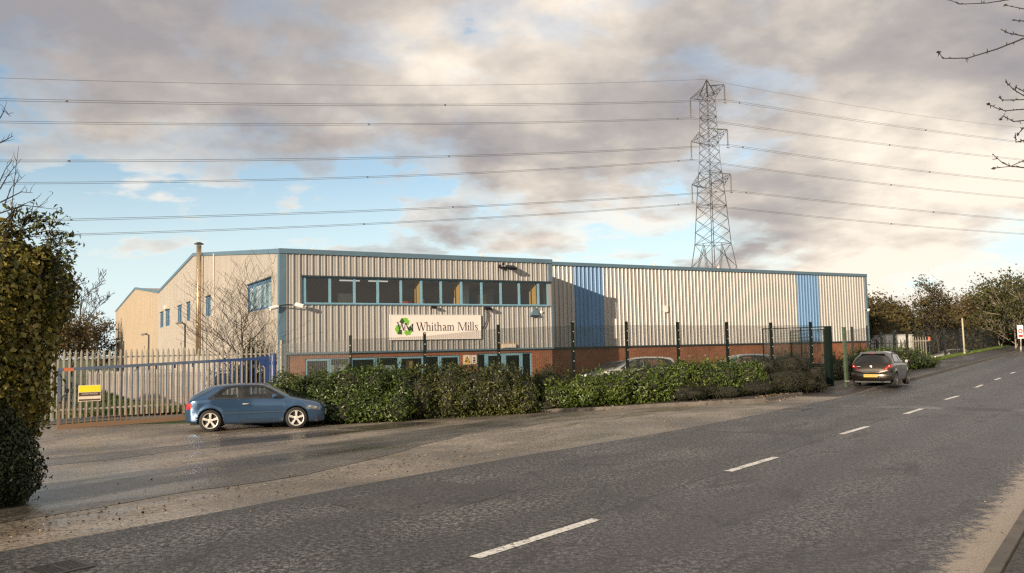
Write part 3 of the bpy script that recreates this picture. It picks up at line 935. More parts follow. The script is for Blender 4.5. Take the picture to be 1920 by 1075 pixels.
# roof: two pitched spans and the flat roof of the office
mb = MB()
def slab(q0, z0, q1, z1, t0, t1, th=.06):
    mb.add([(t0, q0, z0), (t1, q0, z0), (t1, q1, z1), (t0, q1, z1), (t0, q0, z0 - th), (t1, q0, z0 - th), (t1, q1, z1 - th), (t0, q1, z1 - th)],
           [(0, 1, 2, 3), (7, 6, 5, 4), (0, 4, 5, 1), (1, 5, 6, 2), (2, 6, 7, 3), (3, 7, 4, 0)])
slab(3.5, 6.84, 22.84, 8.80, .06, WL - .02); slab(22.84, 8.80, 41.2, 7.54, .06, WL - .02)
slab(41.2, 7.54, 60.8, 9.28, .06, WL - .02); slab(60.8, 9.28, 85.8, 8.0, .06, WL - .02)
slab(.06, 6.50, 3.5, 6.74, .06, OL - .04)
mb.build('roof', M['roof'], bld)

# blue flashings: fascias, corner posts
mb = MB()
mb.box(-.13, OL + .05, -.15, .0, 6.36, 6.57)
mb.build('fascia', M['trim'], bld)
mb = MB()
def gable_strip(a, b):
    (q0, z0), (q1, z1) = a, b
    mb.add([(-.13, q0, z0), (-.13, q1, z1), (-.13, q1, z1 + .21), (-.13, q0, z0 + .21), (.05, q0, z0), (.05, q1, z1), (.05, q1, z1 + .21), (.05, q0, z0 + .21)],
           [(0, 3, 2, 1), (4, 5, 6, 7), (3, 7, 6, 2), (0, 1, 5, 4), (0, 4, 7, 3), (1, 2, 6, 5)])
RR = [(0.003, 6.36)] + RIDGE[2:]
for i in range(len(RR) - 1): gable_strip(RR[i], RR[i + 1])
mb.build('verge_flashing', M['trim'], bld)
mb = MB()
mb.box(OL + .052, WL + .05, REC - .16, REC - .02, 6.68, 6.88)
mb.build('eaves_gutter', M['trim'], bld)
mb = MB()
mb.box(-.105, .185, -.106, -.0, .9, 6.358); mb.box(-.106, .0, -.0, .19, .9, 6.358)
mb.build('corner_trim', M['trim'], bld)
mb = MB(); mb.box(OL - .15, OL + .045, -.108, .05, 5.40, 6.358); mb.build('corner_trim', M['trim'], bld)
mb = MB(); mb.box(OL - .02, OL + .046, -.109, .05, ZB, 4.118)
mb.build('corner_trim', M['trim'], bld)
mb = MB(); mb.box(WL - .12, WL + .04, REC - .13, REC + .02, ZB, 6.678)
mb.build('corner_trim', M['trim'], bld)
mb = MB()
mb.box(.186, OL + .02, -.14, -.002, ZB - .058, ZB + .018)
mb.build('drip_flashing', M['trim'], bld)
mb = MB(); mb.box(OL + .03, WL, REC - .12, REC - .002, ZB - .058, ZB + .018)
mb.build('drip_flashing', M['drip'], bld)
mb = MB()
mb.box(.87, OL + .03, -.115, .06, 5.36, 5.428)
mb.build('window_head', M['drip'], bld)
mb = MB()
mb.box(.87, OL + .05, -.125, .10, 4.12, 4.172)
mb.build('window_sill', M['trim'], bld)

# upper ribbon of windows
MU = [.93, 2.17, 3.31, 4.43, 5.57, 6.60, 7.62, 8.71, 9.82, 10.90, 11.96, 13.10, 13.69]
UPL = ['with an ochre partition inside', None]
def glazed(name, a0, a1, z0, z1, y, fm, parent, place=None, wl=.055, wr=.055, wb=.06, wt=.05, open_leaf=False, glass=None, label=None):
    place = place or (lambda a, d, z: (a, d, z))
    def bx(mb, p0, p1, d0, d1, q0, q1):
        c = [place(p0, d0, q0), place(p1, d1, q1)]
        mb.box(min(c[0][0], c[1][0]), max(c[0][0], c[1][0]), min(c[0][1], c[1][1]), max(c[0][1], c[1][1]), q0, q1)
    mb = MB()
    bx(mb, a0, a0 + wl, y, y + .07, z0, z1); bx(mb, a1 - wr, a1, y, y + .07, z0, z1)
    bx(mb, a0 + wl, a1 - wr, y, y + .07, z0, z0 + wb); bx(mb, a0 + wl, a1 - wr, y, y + .07, z1 - wt, z1)
    if open_leaf:
        i0, i1, j0, j1 = a0 + wl, a1 - wr, z0 + wb, z1 - wt
        for (p, q, r, s) in ((i0, i0 + .05, j0, j1), (i1 - .05, i1, j0, j1), (i0 + .05, i1 - .05, j0, j0 + .05), (i0 + .05, i1 - .05, j1 - .05, j1)):
            bx(mb, p, q, y - .025, y + .03, r, s)
    w = mb.build(name, fm, parent)
    if label: w['label'] = label
    mb = MB()
    mb.quad(place(a0 + wl, y + .04, z0 + wb), place(a1 - wr, y + .04, z0 + wb), place(a1 - wr, y + .04, z1 - wt), place(a0 + wl, y + .04, z1 - wt))
    mb.build('pane', glass or M['glass'], w)
    return w
for i in range(12):
    glazed('window', MU[i], MU[i + 1], 4.172, 5.36, .0, M['frame'], bld, wl=.16 if i == 0 else .055, wr=.07 if i == 11 else .055)
# narrow end wall of the ribbon, seen past the last pane
mb = MB(); mb.box(13.69, OL - .01, -.0, .12, 4.172, 5.36); mb.build('ribbon_end_panel', M['clad'], bld)

# ground floor office windows and entrance
GW = [(1.04, 2.16, 1), (2.16, 3.10, 0), (3.10, 4.33, 1), (4.33, 5.44, 0), (5.44, 6.70, 1), (6.70, 7.50, 0), (7.50, 8.60, 1)]
for a, b, op in GW:
    glazed('window', a, b, .62, 1.76, .05, M['frame'], bld, open_leaf=bool(op), wl=.05, wr=.05)
glazed('door_sidelight', 9.53, 10.02, -.4, 1.81, .06, M['frame'], bld, wb=.1)
glazed('door_sidelight', 12.06, 12.66, -.4, 1.81, .06, M['frame'], bld, wb=.1, wr=.09)
for a, b, hx in ((10.02, 11.03, 10.9), (11.03, 12.06, 11.2)):
    d = glazed('entrance_door', a, b, -.4, 1.81, .05, M['frame'], bld, wl=.12, wr=.12, wb=.22, wt=.13, open_leaf=False)
    mb = MB(); mb.tube([(hx, .05, .3), (hx, -.01, .34), (hx, -.01, 1.16), (hx, .05, 1.2)], .016, 6); mb.build('handle', M['galv'], d)
# side windows
for k, (a, b, z0, z1) in enumerate(SW):
    pl = lambda a_, d, z: (d - .02, a_, z)
    if k == 0:
        w = glazed('side_window', a, b, z0, z1, -.02, M['frame_dk'], bld, pl, wl=.12, wr=.10, wb=.1, wt=.14, glass=M['glass_blue'])
        for q in (2.45, 3.4, 4.9):
            mb = MB(); mb.box(-.06, .0, q, q + .07, z0 + .1, z1 - .14); mb.build('mullion', M['frame'], w)
        mb = MB(); mb.box(-.125, -.01, a - .05, b + .05, z1, z1 + .06); mb.build('head_flashing', M['drip'], w)
    else:
        w = glazed('side_window', a, b, z0, z1, -.03, M['frame_dk'], bld, pl, wl=.14, wr=.14, wb=.10, wt=.10, glass=M['glass_blue'])
        mb = MB(); mb.box(-.07, .0, (a + b) / 2 - .09, (a + b) / 2 + .09, z0 + .1, z1 - .1); mb.build('mullion', M['frame_dk'], w)
        mb = MB(); mb.box(-.13, -.01, a - .04, b + .04, z1, z1 + .06); mb.build('head_flashing', M['drip'], w)
# rooms behind the glass
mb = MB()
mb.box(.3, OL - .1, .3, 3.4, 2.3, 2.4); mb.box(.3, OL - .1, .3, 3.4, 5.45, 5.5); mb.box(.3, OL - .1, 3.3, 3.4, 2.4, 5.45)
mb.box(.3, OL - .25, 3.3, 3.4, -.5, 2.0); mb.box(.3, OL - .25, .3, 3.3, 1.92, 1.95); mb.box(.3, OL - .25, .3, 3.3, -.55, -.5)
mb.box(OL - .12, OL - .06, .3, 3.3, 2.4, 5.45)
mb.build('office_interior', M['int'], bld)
for t, q1 in ((6.33, .75), (8.44, .72), (12.78, .8)):
    mb = MB(); mb.box(t + .24, t + .28, .16, q1, 4.05, 5.42); mb.build('ochre_partition', M['ochre'], bld)
mb = MB(); mb.box(9.25, 9.62, 1.0, 1.1, 4.0, 5.3); mb.build('pale_notice_board', M['blind'], bld)
for a, b, z0, z1 in ((2.25, 3.0, .7, 1.45), (4.45, 5.35, .7, 1.38), (5.9, 6.25, .7, 1.6)):
    mb = MB(); mb.box(a, b, .30, .32, z0, z1); mb.build('window_blind', M['blind'] if a < 5.6 else M['ochre'], bld)
mb = MB()
for t in (2.95, 4.35): mb.box(t, t + .95, .95, 1.05, 5.30, 5.36)
mb.build('ceiling_batten', M['lamp_on'], bld)
for t, w, q, z0, z1, m_ in ((5.9, .35, .35, 4.1, 4.36, 'redp0'), (8.85, .5, .9, 4.0, 4.6, 'cream'), (3.0, .7, 1.4, 4.0, 4.75, 'blind'), (1.3, .5, 2.2, 4.0, 5.0, 'cream'), (10.3, .45, 1.3, 4.0, 4.8, 'ochre'), (11.3, .6, 2.6, 4.0, 5.2, 'blind'), (6.75, .25, .6, 4.1, 4.5, 'cream')):
    mb = MB(); mb.box(t, t + w, q, q + .3, 2.42, z1); mb.build('office_cabinet', M[m_], bld)
mb = MB(); mb.box(.06, .12, 1.6, 6.2, 4.1, 5.4)
for q in np.arange(1.6, 6.2, .14): mb.box(.02, .055, q, q + .11, 4.12, 5.36)
mb.build('window_blind', M['blind'], bld)
# flue pipe and roof vents
mb = MB()
mb.tube([(-.36, 18.9, 2.0), (-.36, 18.9, 8.92)], .15, 14)
for z in (3.9, 5.6, 7.3): mb.tube([(-.36, 18.9, z), (-.36, 18.9, z + .07)], .165, 14)
mb.cyl((-.36, 18.9, 7.0), (-.05, 18.9, 7.0), .02, 6); mb.cyl((-.36, 18.9, 4.2), (-.05, 18.9, 4.2), .02, 6)
fl = mb.build('flue_pipe', M['steel_flue'], bld, smooth=True)
mb = MB(); mb.lathe([(0, 9.14), (.1, 9.12), (.30, 9.02), (.30, 8.99), (.0, 9.0)], 16, 'z', (-.36, 18.9, 0))
for a in range(3): mb.cyl((-.36 + .12 * math.cos(a * 2.1), 18.9 + .12 * math.sin(a * 2.1), 8.88), (-.36 + .12 * math.cos(a * 2.1), 18.9 + .12 * math.sin(a * 2.1), 9.03), .01, 4)
mb.build('rain_cap', M['galv_dk'], fl)
for t in (1.56, 10.1, 24.0, 29.3):
    z = 6.55 if t < 14 else 6.9
    q = .5 if t < 14 else REC + .4
    mb = MB(); mb.box(t - .05, t + .05, q - .05, q + .05, z - .05, z + .16); mb.cyl((t, q, z + .1), (t, q, z + .3), .012, 5)
    mb.build('roof_anchor', M['cream'], bld)
# soil pipe / conduit on the side wall
mb = MB(); mb.tube([(-.12, 15.2, .9), (-.12, 15.2, 8.0)], .05, 6); mb.build('downpipe', M['clad_side'], bld)
mb = MB(); mb.box(-.25, -.07, 35.4, 36.4, 5.75, 6.05); mb.build('vent_cowl', M['cream'], bld)

# ------------------------------------------------------------------ things fixed to the walls
def mounted(name, label, cat, t, q, z, group=None):
    e = empty(name, bw(t, q, z), BANG); tag(e, label, cat, group); return e

# sign with the recycling emblem
sg = mounted('company_sign', 'white company sign board with green recycling emblem and black lettering on the grey cladding', 'sign', 4.96, -.14, 2.56)
SWD, SHT = 4.66, 1.10
M['signface'] = mat('sign_face', (.74, .66, .60), .35, var=.03, scale=1)
M['ink'] = mat('black_vinyl_lettering', (.012, .012, .014), .4, var=.1)
M['g1'] = mat('bright_green_vinyl', (.16, .42, .035), .4, var=.12)
M['g2'] = mat('dark_green_vinyl', (.03, .085, .012), .4, var=.15)
mb = MB(); mb.box(0, SWD, -.03, .035, 0, SHT); mb.build('sign_panel', M['signface'], sg)
mb = MB()
for (a, b, c, d) in ((-.03, SWD + .03, -.035, 0), (-.03, SWD + .03, SHT, SHT + .03), (-.03, 0, 0, SHT), (SWD, SWD + .03, 0, SHT)): mb.box(a, b, -.04, .03, c, d)
mb.build('sign_frame', M['white'], sg)
class Pen:
    """flat serif letters drawn as strokes standing 3 mm proud of the board"""
    def __init__(s, x, z, h): s.mb = MB(); s.x, s.z, s.h = x, z, h
    def q(s, pts):
        P = [(s.x + p[0] * s.h, -.034, s.z + p[1] * s.h) for p in pts]
        s.mb.poly(P)
    def stem(s, x, w, z0, z1, serif=.06, top=True, bot=True, half=False):
        s.q([(x, z0), (x + w, z0), (x + w, z1), (x, z1)])
        if bot: s.q([(x - serif, z0), (x + w + serif, z0), (x + w + serif, z0 + .03), (x - serif, z0 + .03)])
        if top: s.q([(x - serif, z1 - .03), (x + (w + serif if not half else w), z1 - .03), (x + (w + serif if not half else w), z1), (x - serif, z1)])
    def diag(s, x0, z0, x1, z1, w): s.q([(x0, z0), (x0 + w, z0), (x1 + w, z1), (x1, z1)])
    def curve(s, pts, ws):
        n = len(pts)
        for i in range(n - 1):
            (x0, z0), (x1, z1) = pts[i], pts[i + 1]
            dx, dz = x1 - x0, z1 - z0; L = math.hypot(dx, dz) or 1; nx, nz = -dz / L, dx / L
            a, b = ws[i] / 2, ws[i + 1] / 2
            s.q([(x0 + nx * a, z0 + nz * a), (x0 - nx * a, z0 - nz * a), (x1 - nx * b, z1 - nz * b), (x1 + nx * b, z1 + nz * b)])
    def glyph(s, ch):
        w_ = .10; t_ = .035; X = .46
        if ch == 'W':
            s.diag(.26, 0, .04, .68, w_); s.diag(.28, 0, .46, .6, t_); s.diag(.60, 0, .40, .68, w_); s.diag(.62, 0, .84, .68, t_)
            for x in (-.02, .34, .74): s.q([(x, .65), (x + .22, .65), (x + .22, .68), (x, .68)])
            return .90
        if ch == 'M':
            s.stem(.06, t_, 0, .68); s.diag(.42, 0, .10, .68, w_); s.diag(.44, 0, .76, .68, t_); s.stem(.74, w_, 0, .68); s.q([(.0, .65), (.2, .65), (.2, .68), (.0, .68)])
            return .94
        if ch == 'h':
            s.stem(.05, .085, 0, .72, half=True, top=True); s.curve([(.13, .36), (.22, .44), (.31, .43), (.36, .34), (.36, .0)], [.03, .05, .07, .085, .085]); s.q([(.26, 0), (.46, 0), (.46, .03), (.26, .03)])
            return .50
        if ch == 'i':
            s.stem(.05, .085, 0, X, half=True); s.q([(.045, .57), (.14, .57), (.14, .66), (.045, .66)])
            return .22
        if ch == 'l':
            s.stem(.05, .085, 0, .72, half=True); return .22
        if ch == 't':
            s.curve([(.10, .60), (.10, .12), (.14, .03), (.20, .02), (.27, .06)], [.06, .085, .07, .05, .03]); s.q([(.0, .43), (.25, .43), (.25, .46), (.0, .46)])
            return .28
        if ch == 'a':
            s.curve([(.06, .36), (.12, .44), (.22, .45), (.29, .38), (.29, .08), (.33, .03), (.39, .04)], [.07, .05, .05, .08, .085, .06, .03]); s.curve([(.29, .28), (.16, .22), (.07, .15), (.07, .08), (.13, .02), (.20, .03), (.29, .09)], [.04, .05, .07, .08, .07, .05, .03])
            return .42
        if ch == 'm':
            s.stem(.05, .085, 0, X, half=True)
            for o in (0, .26): s.curve([(.13 + o, .36), (.20 + o, .44), (.28 + o, .43), (.33 + o, .34), (.33 + o, .0)], [.03, .05, .07, .085, .085]); s.q([(.24 + o, 0), (.42 + o, 0), (.42 + o, .03), (.24 + o, .03)])
            return .74
        if ch == 's':
            s.curve([(.30, .33), (.28, .42), (.17, .45), (.08, .40), (.08, .32), (.18, .24), (.28, .17), (.29, .08), (.20, .01), (.09, .03), (.05, .13)], [.03, .04, .05, .06, .07, .08, .07, .06, .05, .04, .03])
            return .36
        return .26
    def word(s, text, track=0.02):
        for ch in text:
            s.x += (s.glyph(ch) + track) * s.h
        return s
pn = Pen(1.27, .375, .585)
pn.word('Whitham Mills', .005)
# fit the width of the lettering to the board
xs = [v[0] for v in pn.mb.v]; k = (4.53 - 1.27) / (max(xs) - min(xs))
pn.mb.v = [(1.27 + (v[0] - 1.27) * k, v[1], v[2]) for v in pn.mb.v]
pn.mb.build('lettering', M['ink'], sg)
# emblem: three folded arrows chasing round a triangle
cx, cz_ = .67, .545
def rot(p, a): return (p[0] * math.cos(a) - p[1] * math.sin(a), p[0] * math.sin(a) + p[1] * math.cos(a))
lg, dg = MB(), MB()
def put(mb_, pts, a, y): mb_.poly([(cx + rot(p, a)[0], y, cz_ + rot(p, a)[1]) for p in pts])
for k3 in range(3):
    a = -k3 * 2 * math.pi / 3
    put(lg, [(-.10, .44), (.16, .44), (.235, .31), (.28, .335), (.22, .10), (.02, .19), (.07, .215), (.03, .28)], a, -.034)
    put(dg, [(-.10, .435), (.035, .28), (-.045, .155), (-.235, .25), (-.135, .415)], a, -.035)
lg.build('emblem_light_fold', M['g1'], sg); dg.build('emblem_dark_fold', M['g2'], sg)
p2 = Pen(.30, .44, .53); p2.mb = MB()
for ch in 'WM':
    p2.x += p2.glyph(ch) * p2.h * .78
p2.mb.v = [(v[0], -.037, v[2] - (v[0] - .3) * .12) for v in p2.mb.v]
p2.mb.build('emblem_initials', M['ink'], sg)

# warning notices by the entrance
M['amber'] = mat('amber_warning_print', (.75, .42, .04), .4, var=.06)
wn = mounted('warning_notice', 'larger notice with an amber warning triangle beside the entrance', 'notice', 8.74, -.02, 1.30)
mb = MB(); mb.box(0, .40, -.01, .018, 0, .45); mb.build('board', M['cream'], wn)
mb = MB(); mb.poly([(.05, -.013, .13), (.35, -.013, .13), (.20, -.013, .41)]); mb.box(.04, .36, -.013, -.011, .04, .10); mb.build('triangle', M['amber'], wn)
mb = MB(); mb.poly([(.19, -.016, .21), (.22, -.016, .21), (.21, -.016, .33), (.18, -.016, .33)]); mb.box(.12, .24, -.016, -.014, .165, .195)
for (a, b, c, d) in ((.05, .13, .205, .40), (.35, .13, .195, .40)):
    mb.poly([(a, -.015, b), (a + (.025 if a < .2 else -.025), -.015, b), (c, -.015, d - .04), (c, -.015, d)])
mb.build('pictogram', M['ink'], wn)
wn = mounted('warning_notice', 'smaller white notice with a black pictogram beside the entrance', 'notice', 9.19, -.02, 1.31)
mb = MB(); mb.box(0, .27, -.01, .018, 0, .43); mb.build('board', M['cream'], wn)
mb = MB(); mb.lathe([(.0, -.014), (.045, -.014)], 10, 'y', (.135, 0, .29)); mb.poly([(.06, -.014, .12), (.21, -.014, .12), (.18, -.014, .2), (.135, -.014, .24), (.09, -.014, .2)]); mb.box(.06, .21, -.013, -.011, .05, .08)
mb.build('pictogram', M['ink'], wn)

def floodlight(t, z, lab, big=1.0, cable=0.0, up=0.0, grp='floodlights on the office front'):
    r = mounted('floodlight', lab, 'floodlight', t, -.08, z, grp)
    k = big
    mb = MB(); mb.box(-.04 * k, .04 * k, -.10, .02, -.05, .05); mb.cyl((0, -.08, 0), (0, -.25 * k, .02), .025 * k, 6); mb.build('bracket', M['black'], r)
    mb = MB()
    a = [(-.20 * k, -.22 * k, .10 * k), (.20 * k, -.22 * k, .10 * k), (.22 * k, -.50 * k, -.02 * k), (-.22 * k, -.50 * k, -.02 * k)]
    b = [(-.16 * k, -.20 * k, -.02 * k), (.16 * k, -.20 * k, -.02 * k), (.22 * k, -.46 * k, -.13 * k), (-.22 * k, -.46 * k, -.13 * k)]
    mb.add(a + b, [(0, 1, 2, 3), (7, 6, 5, 4), (0, 4, 5, 1), (1, 5, 6, 2), (2, 6, 7, 3), (3, 7, 4, 0)])
    mb.build('lamp_housing', M['black'], r)
    if cable:
        mb = MB(); mb.tube([(.05, -.05, -.05), (.08, -.07, -.3), (.06, -.06, -.6), (-.08, -.06, -.85), (-.22, -.07, -1.0)], .028, 5); mb.build('cable', M['black'], r)
    return r
f1 = floodlight(11.25, 6.05, 'large black floodlight high on the grey cladding above the ribbon windows', 1.15)
mb = MB(); mb.lathe([(0, -.12), (.07, -.12), (.09, -.26), (0, -.27)], 10, 'y', (-.55, 0, .05)); mb.box(-.56, .0, -.1, -.04, .0, .05); mb.lathe([(0, -.14), (.06, -.14), (.06, -.22), (0, -.22)], 8, 'y', (-.33, 0, .17)); mb.build('sensor_heads', M['black'], f1)
floodlight(7.1, 4.06, 'small black floodlight under the window sill above the sign', .62)
floodlight(9.95, 4.02, 'black floodlight with a dangling cable right of the sign', .8, 1.0)
al = mounted('alarm_box', 'blue triangular alarm box near the right end of the office front', 'alarm', 12.78, -.07, 3.66)
mb = MB(); mb.add([(-.24, 0, 0), (.24, 0, 0), (.05, 0, .42), (-.05, 0, .42), (-.22, -.14, .02), (.22, -.14, .02), (.045, -.10, .40), (-.045, -.10, .40)], [(4, 5, 6, 7), (0, 4, 7, 3), (1, 2, 6, 5), (2, 3, 7, 6), (0, 1, 5, 4), (3, 2, 1, 0)]); mb.build('cover', M['trim'], al)
mb = MB(); mb.box(-.25, .25, -.16, .0, -.05, .0); mb.build('base', M['drip'], al)
sm = mounted('sensor_dome', 'tiny white round sensor right of the blue alarm box', 'sensor', 13.2, -.07, 3.84)
mb = MB(); mb.lathe([(0, -.09), (.05, -.08), (.07, -.03), (.07, 0)], 12, 'y'); mb.build('dome', M['white'], sm, smooth=True)
mb = MB(); mb.lathe([(.07, -.02), (.09, -.015), (.09, .0)], 12, 'y'); mb.build('mount', M['cream'], sm)
el = mounted('bulkhead_lamp', 'cream bulkhead lamp over the entrance doors', 'lamp', 11.2, -.12, 2.09)
mb = MB(); mb.box(-.36, .36, -.12, .0, -.02, .15); mb.build('lens', M['cream'], el)
mb = MB(); mb.box(-.39, .39, -.03, .02, -.05, .18); mb.build('base', M['ochre'], el)
wb = mounted('sensor_box', 'white sounder box high on the warehouse cladding between the blue bays', 'alarm', 24.3, REC - .08, 4.08)
mb = MB(); mb.box(-.16, .16, -.10, .0, .0, .36); mb.build('cover', M['white'], wb)
mb = MB(); mb.box(-.10, .10, -.12, -.02, -.05, -.002); mb.build('base', M['cream'], wb)

def cctv(t, q, z, lab, two=False):
    r = mounted('cctv_camera', lab, 'camera', t, q, z, 'security cameras on the building corners')
    mb = MB(); mb.tube([(-.26, .0, -.02), (-.12, -.22, .06), (.10, -.36, .08), (.34, -.36, .07)] if two else [(0, 0, 0), (0, -.35, .02)], .03, 6); mb.build('bracket', M['black'], r)
    def body(c, d, L=.34, w=.075):
        mb = MB()
        c = np.array(c); d = np.array(d, float); d /= np.linalg.norm(d)
        mb.tube([c - d * L * .5, c + d * L * .5], w, 8)
        mb.tube([c - d * L * .3 + np.array([0, 0, w * .9]), c + d * L * .62 + np.array([0, 0, w * .9])], w * .55, 4)
        mb.build('camera_housing', M['white'], r)
    if two:
        body((.58, -.40, .05), (.9, -.25, -.28))
        body((-.42, -.2, -.05), (-.75, -.2, -.2), .4)
    else:
        body((-.15, -.38, .0), (-1, -.5, -.2))
    return r
cctv(.05, -.08, 4.02, 'white twin security cameras on a bracket wrapped round the near corner trim', True)
cctv(WL - .2, REC - .06, 4.25, 'single white security camera at the far right end of the warehouse')

# ================================================================== cars
def car(name, label, P, paint, loc, rz, group=None):
    """P: profile dictionary; local x forward, y left, z up, origin on the ground under the middle of the wheelbase"""
    root = empty(name, loc, rz); tag(root, label, 'car', group)
    XR, XF = P['x']; HW = P['hw']
    zt_ = interp(P['top']); zb_ = interp(P['belt']); zs_ = interp(P['sill'])
    def sm(f):
        k = np.linspace(-.07, .07, 7)
        return lambda x: np.mean([f(np.asarray(x) + q) for q in k], axis=0)
    zt, zb, zs = sm(zt_), sm(zb_), sm(zs_)
    wpl = interp(P['plan'])
    W = lambda x: HW * np.mean([wpl(np.asarray(x) + q) for q in np.linspace(-.05, .05, 5)], axis=0)
    arches = [(P['ax'][0], P['wr'] + .055), (P['ax'][1], P['wr'] + .055)]
    def zlow(x):
        z = float(zs(x))
        for a, r in arches:
            if abs(x - a) < r: z = max(z, P['wr'] + math.sqrt(r * r - (x - a) ** 2) * .98)
        return z
    def side_y(x, z):
        """half width of the lower body at height z"""
        b = float(zb(x)); lo = float(zs(x))
        v = min(max((z - lo) / max(b - lo, .01), 0), 1)
        k = 1 - .075 * (1 - v) ** 2.2 - .035 * max(0, v - .55) ** 1.4 / .45 ** 1.4 * .9
        # a swage line above the sill and flares round the wheels
        k += .010 * math.exp(-((z - P.get('swage', .42)) / .04) ** 2)
        for a, r in arches:
            d = math.hypot(x - a, z - P['wr'])
            k += .020 * math.exp(-((d - r) / .06) ** 2)
        return float(W(x)) * k
    def nexp(x): return float(np.interp(x, [P['cab'][0] - .3, P['cab'][0], P['cab'][1], P['cab'][1] + .4], [3.2, 5.0, 4.4, 2.6]))
    def tum(x): return float(np.interp(x, [XR, P['cab'][0], P['cab'][1], P['cab'][1] + .5], [.16, P['tum'], P['tum'], .10]))
    def upper(x, th):
        """th 0 at the belt, pi/2 on the roof centre line"""
        b = float(zb(x)); H = max(float(zt(x)) - b, .012); n = nexp(x)
        sn = math.sin(th) ** (2 / n) if th > 0 else 0.0
        cs = math.cos(th) ** (2 / n) if th < math.pi / 2 - 1e-6 else 0.0
        y0 = side_y(x, b)
        return ((y0 - tum(x) * sn) * cs, b + H * sn)
    def up_side(x, z):
        b = float(zb(x)); H = max(float(zt(x)) - b, .012); h = min(max((z - b) / H, 0), .999); n = nexp(x)
        th = math.asin(h ** (n / 2))
        return upper(x, th)[0]
    def surf(x, z):
        return up_side(x, z) if z > float(zb(x)) else side_y(x, z)
    # stations
    xs = sorted(set(np.round(np.concatenate([np.arange(XR + .03, XF - .02, .05), [XR, XR + .012, XF, XF - .012],
                                             *[np.linspace(a - r, a + r, 17) for a, r in arches]]), 4)))
    NL = 11; THS = [0.0, .06, .14, .26, .42, .62, .85, 1.05, 1.2, 1.32, 1.42, 1.5, math.pi / 2]
    rows = []
    for x in xs:
        b = float(zb(x)); lo = min(zlow(x), b - .02)
        r = []
        r.append((x, side_y(x, lo) - .06, lo + .012)); r.append((x, side_y(x, lo) - .012, lo))
        for i in range(NL):
            v = i / (NL - 1); z = lo + (b - lo) * v
            r.append((x, side_y(x, z), z))
        for th in THS[1:]:
            y, z = upper(x, th); r.append((x, y, z))
        half = r
        full = [(p[0], -p[1], p[2]) for p in half] + [half[i] for i in range(len(half) - 2, -1, -1)]
        rows.append(full)
    nr = len(rows[0]); H_ = len(half)
    V = [p for r in rows for p in r]
    d0, d1 = P['door']
    groups = {'body': MB(), 'door_r': MB(), 'door_l': MB()}
    faces = {'body': [], 'door_r': [], 'door_l': []}
    for i in range(len(rows) - 1):
        xm = (xs[i] + xs[i + 1]) / 2
        for j in range(nr - 1):
            f = (i * nr + j, (i + 1) * nr + j, (i + 1) * nr + j + 1, i * nr + j + 1)
            key = 'body'
            zm = np.mean([V[k][2] for k in f])
            if d0 < xm < d1 and zm > P['doorz'] and zm < float(zb(xm)):
                key = 'door_r' if j < H_ else 'door_l'
            if zm > float(zb(xm)) and any(all(win[0][0] + .0 < V[k][0] < win[-1][0] and float(zb(V[k][0])) - .02 < V[k][2] < float(np.interp(V[k][0], [q[0] for q in win], [q[1] for q in win])) + .012 for k in f) for win in P['windows']): continue
            faces[key].append(f)
    # ends
    for i, rev in ((0, False), (len(rows) - 1, True)):
        ids = [i * nr + j for j in range(nr)]
        x = xs[i]; bulge = -.03 if i == 0 else .03
        zmin = min(V[k][2] for k in ids); zmax = max(V[k][2] for k in ids)
        c = len(V); V.append((x + bulge, 0, (zmin + zmax) / 2))
        for j in range(nr):
            a, b2 = ids[j], ids[(j + 1) % nr]
            faces['body'].append((a, b2, c) if not rev else (b2, a, c))
    def mk(key, nm, parent):
        used = sorted({k for f in faces[key] for k in f}); mp = {k: n for n, k in enumerate(used)}
        m_ = MB(); m_.v = [V[k] for k in used]; m_.f = [tuple(mp[k] for k in reversed(f)) for f in faces[key]]
        return m_.build(nm, paint, parent, smooth=True)
    body = mk('body', 'body', root)
    doors = {}
    for key in ('door_r', 'door_l'):
        d = mk(key, 'door', root); doors[key] = d
        sgn = -1 if key == 'door_r' else 1
        # shut lines
        m_ = MB()
        for xx in (d0, d1):
            zz = np.linspace(P['doorz'], float(zb(xx)) - .005, 10)
            for a, b2 in zip(zz[:-1], zz[1:]):
                ya, yb = side_y(xx, a) + .003, side_y(xx, b2) + .003
                m_.quad((xx - .006, sgn * ya, a), (xx + .006, sgn * ya, a), (xx + .006, sgn * yb, b2), (xx - .006, sgn * yb, b2))
        xx = np.linspace(d0, d1, 14)
        for a, b2 in zip(xx[:-1], xx[1:]):
            z = P['doorz']
            m_.quad((a, sgn * (side_y(a, z) + .003), z - .006), (b2, sgn * (side_y(b2, z) + .003), z - .006), (b2, sgn * (side_y(b2, z) + .003), z + .006), (a, sgn * (side_y(a, z) + .003), z + .006))
        m_.build('shut_line', M['black'], d)
        hx, hz = P['handle']; hy = side_y(hx, hz)
        m_ = MB(); m_.tube([(hx - .10, sgn * (hy + .005), hz), (hx - .06, sgn * (hy + .04), hz + .003), (hx + .06, sgn * (hy + .04), hz + .003), (hx + .10, sgn * (hy + .005), hz)], .019, 6)
        m_.build('handle', P.get('handle_mat', M['galv']), d, smooth=True)
    def strip_patch(nm, material, fn, xa, xb, za, zb2, nx=14, nz=4, off=.005, parent=root, sgn=-1, frame=None):
        """a patch on the body side between curves za(x) and zb2(x)"""
        m_ = MB(); X = np.linspace(xa, xb, nx)
        vs = []
        for x in X:
            for k in range(nz):
                z = za(x) + (zb2(x) - za(x)) * k / (nz - 1)
                vs.append((x, sgn * (fn(x, z) + off), z))
        fs = []
        for i in range(nx - 1):
            for k in range(nz - 1):
                a = i * nz + k
                f = (a, a + nz, a + nz + 1, a + 1)
                fs.append(f if sgn < 0 else tuple(reversed(f)))
        m_.add(vs, fs)
